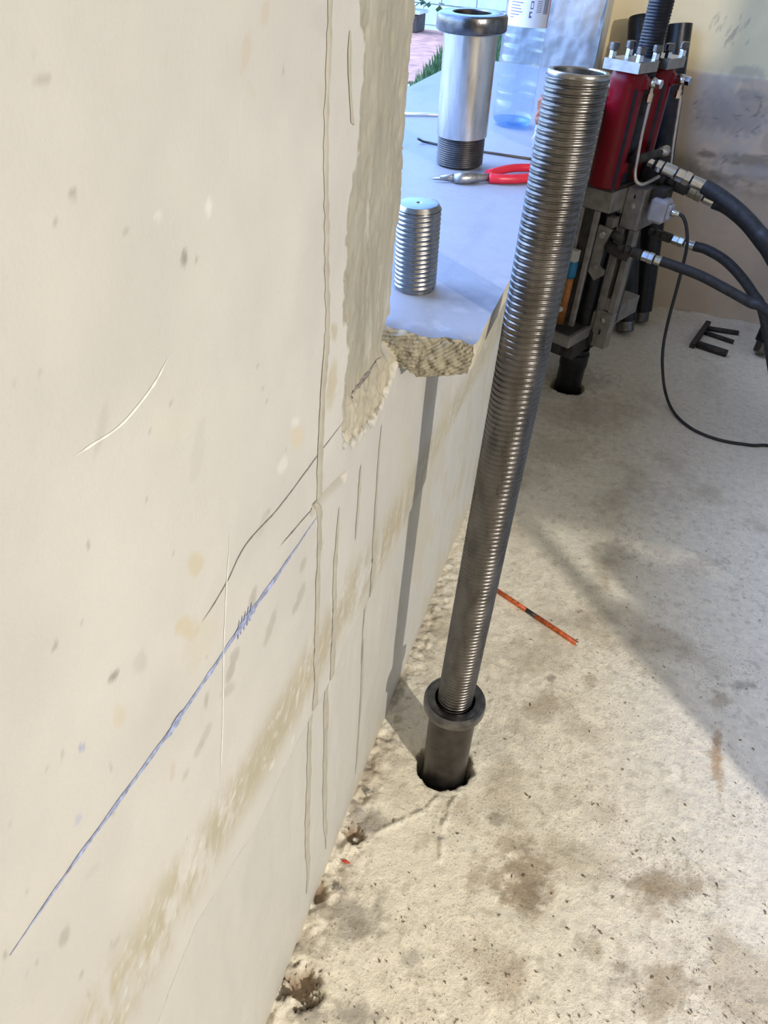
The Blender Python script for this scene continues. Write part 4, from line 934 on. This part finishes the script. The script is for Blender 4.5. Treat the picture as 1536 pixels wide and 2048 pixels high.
hose('hydraulic_hose', 'thick black hydraulic hose on the jack\'s topmost coupling', [W(1408, 372, 2.82), W(1440, 392, 2.80), W(1480, 424, 2.77), W(1515, 462, 2.74), W(1545, 505, 2.71), (0.98, 2.66, .40), (1.12, 2.60, .20), (1.35, 2.52, .04), (1.9, 2.42, .022)], .0235,
     (W(1296, 322, 2.86), W(1416, 376, 2.82), .0205), cz)
hose('hydraulic_hose', 'thick black hydraulic hose on the second coupling from the top', [W(1428, 404, 2.88), W(1455, 416, 2.87), W(1490, 445, 2.86), W(1520, 482, 2.85), W(1548, 525, 2.84), (1.02, 2.80, .36), (1.16, 2.74, .18), (1.4, 2.68, .04), (1.9, 2.62, .022)], .022,
     (W(1318, 356, 2.92), W(1441, 410, 2.88), .0190), zz)
hose('hydraulic_hose', 'black hydraulic hose on the lowest coupling at the front of the jack', [W(1322, 522, 2.70), W(1350, 532, 2.69), W(1400, 551, 2.67), W(1450, 577, 2.65), W(1500, 605, 2.63), W(1540, 628, 2.61), (1.0, 2.56, .36), (1.2, 2.5, .18), (1.45, 2.38, .03), (1.9, 2.22, .02)], .0165,
     (W(1236, 494, 2.74), W(1336, 528, 2.70), .0172), ('dark_cast', 'chrome', 'chrome'))
hose('hydraulic_hose', 'black hydraulic hose on the coupling behind the sensor cable', [W(1388, 492, 2.84), W(1415, 500, 2.83), W(1450, 521, 2.81), W(1480, 551, 2.79), W(1505, 586, 2.77), W(1528, 632, 2.75), (.93, 2.74, .20), (1.02, 2.78, .07), (1.25, 2.90, .02), (1.9, 3.15, .02)], .0165,
     (W(1298, 462, 2.90), W(1397, 496, 2.84), .0165), zz)
cb = [W(1358, 428, 2.80), W(1366, 434, 2.79), W(1373, 455, 2.78), W(1374, 490, 2.77), W(1366, 530, 2.77), W(1353, 580, 2.77), W(1337, 640, 2.77), W(1327, 690, 2.77), W(1325, 735, 2.75), onz(1331, 785, .05), onz(1348, 825, .012), onz(1385, 858, .006), onz(1440, 880, .006), onz(1500, 890, .006), onz(1560, 900, .006), (1.2, 2.45, .006), (1.9, 1.9, .006)]
tag(MB().tube(spline(cb, 10), .0058, 10).build('sensor_cable', 'cable_rubber'), 'thin dark cable hanging from the sensor box and looping across the floor', 'cable')

# black pipes leaning on the back wall
def leaner(lab, base, top, r, tip, ring=False):
    b, t = np.array(base, float), np.array(top, float); L = np.linalg.norm(t - b)
    e = empty('leaning_pipe', tuple(b)); tag(e, lab, 'pipe', 'black pipes leaning on the back wall'); M = along((0, 0, 0), t - b)
    pr_ = [(r * .90, .052), (r, .056)]
    if ring: pr_ += [(r, L - .16), (r * .94, L - .158), (r * .94, L - .15), (r, L - .148), (r, L - .09), (r * .92, L - .088), (r * .92, L - .02), (r * .86, L - .004)]
    else: pr_ += [(r, L - .002)]
    pr_ += [(r * .84, L), (r * .62, L - .001), (r * .60, L - .08)]
    MB().rev(pr_, 40, M, False).build('pipe_body', 'black_steel', e)
    MB().rev([(tip * .9, .004), (tip, .010), (tip, .085), (.001, .09)], 32, M).build('pipe_tip', 'bolt_dark', e)
leaner('black pipe with machined rings leaning on the back wall behind the red cylinders', (.390, 3.50, .012), (.120, 3.835, 1.21), .050, .042, True)
leaner('plain black pipe leaning on the back wall right of the pile top', (.452, 3.66, .012), (.283, 3.83, 1.20), .050, .040)
leaner('black pipe with a shiny tip standing at the right edge beyond the hoses', (1.00, 3.55, .010), (1.09, 3.85, 1.22), .046, .037)

# ================================================================== GARDEN OUTSIDE THE WINDOW
GZ0 = 0.55
tag(MB().box((-14, -8, GZ0 - .3), (-0.62, 16, GZ0)).build('ground_yard', 'bounce_ground'), kind='structure')  # pale ground added in place of lawn to bounce sky light
tag(MB().box((-0.62, -8, -0.2), (-0.46, 16, GZ0 - .02)).build('trim_1', 'block_grey'), kind='structure')
pa = MB().prism([(-1.36, 5.9), (-1.52, 7.2), (-1.85, 9.2), (-4.5, 9.2), (-4.5, 5.4), (-1.9, 5.4)], GZ0 - .1, GZ0 + .015)
tag(pa.build('garden_bed', 'terracotta'), 'reddish bare earth bed beside the lawn outside the window', 'garden bed')
pk_ = empty('planter', (-2.15, 8.9, GZ0 + .015)); tag(pk_, 'dark timber planter with a pale rim under the leafy plant', 'planter')
MB().box((-.45, -.15, 0), (-.02, .15, .16), .01).build('planter_box', 'timber_dark', pk_); MB().box((-.47, -.17, .16), (.0, .17, .19), .005).build('rim', 'block_grey', pk_)
gl_ = MB()
for i in range(9000):
    t = RNG.random(); yb = 5.2 + 4.3 * RNG.random(); xb = -1.34 - 0.15 * (yb - 5.9) + RNG.random() * .75; hgt = RNG.uniform(.05, .11); a = RNG.uniform(0, 6.28); w = .012
    gl_.add([(xb - w * math.cos(a), yb - w * math.sin(a), GZ0), (xb + w * math.cos(a), yb + w * math.sin(a), GZ0), (xb + RNG.normal() * .02, yb + RNG.normal() * .02, GZ0 + hgt)], [(0, 1, 2)])
tag(gl_.build('grass', 'grass_green'), 'short grass along the garden bed outside', 'grass', None, 'stuff')
pt_ = empty('leafy_plant', (-2.3, 8.9, GZ0 + .25)); tag(pt_, 'leafy green plant against the block wall outside', 'plant')
lf = MB()
for i in range(260):
    c = np.array([RNG.normal() * .16, RNG.normal() * .10, RNG.uniform(.0, .75)]); a, b = RNG.uniform(0, 6.28), RNG.uniform(-.9, .6); l = RNG.uniform(.06, .12)
    d = np.array([math.cos(a) * math.cos(b), math.sin(a) * math.cos(b), math.sin(b)]) * l; s_ = np.array([-math.sin(a), math.cos(a), 0]) * l * .35
    lf.add([c, c + d * .5 + s_, c + d, c + d * .5 - s_], [(0, 1, 2, 3)])
tag(lf.build('foliage', 'leaf_green', pt_), kind='stuff')
MB().tube([(0, 0, -.05), (.01, 0, .3), (0, .02, .7)], .012, 8).build('stem', 'timber_dark', pt_)
gw = empty('garden_wall', (-3, 9.8, GZ0)); tag(gw, 'grey concrete block wall at the back of the garden', 'wall')
MB().box((-5, .03, 0), (4.2, .17, 2.0)).build('mortar', 'mortar_grey', gw)
blk = MB().box((-.196, 0, -.096), (.196, .15, .096), .004).build('block', 'block_grey', gw); first = True
for rw in range(9):
    for cl_ in range(21):
        p = (-4.4 + cl_ * .4 + (.2 if rw % 2 else 0), 0, .1 + rw * .2)
        if first: blk.location = p; first = False; continue
        o = blk.copy(); COL.objects.link(o); o.parent = gw; o.location = p
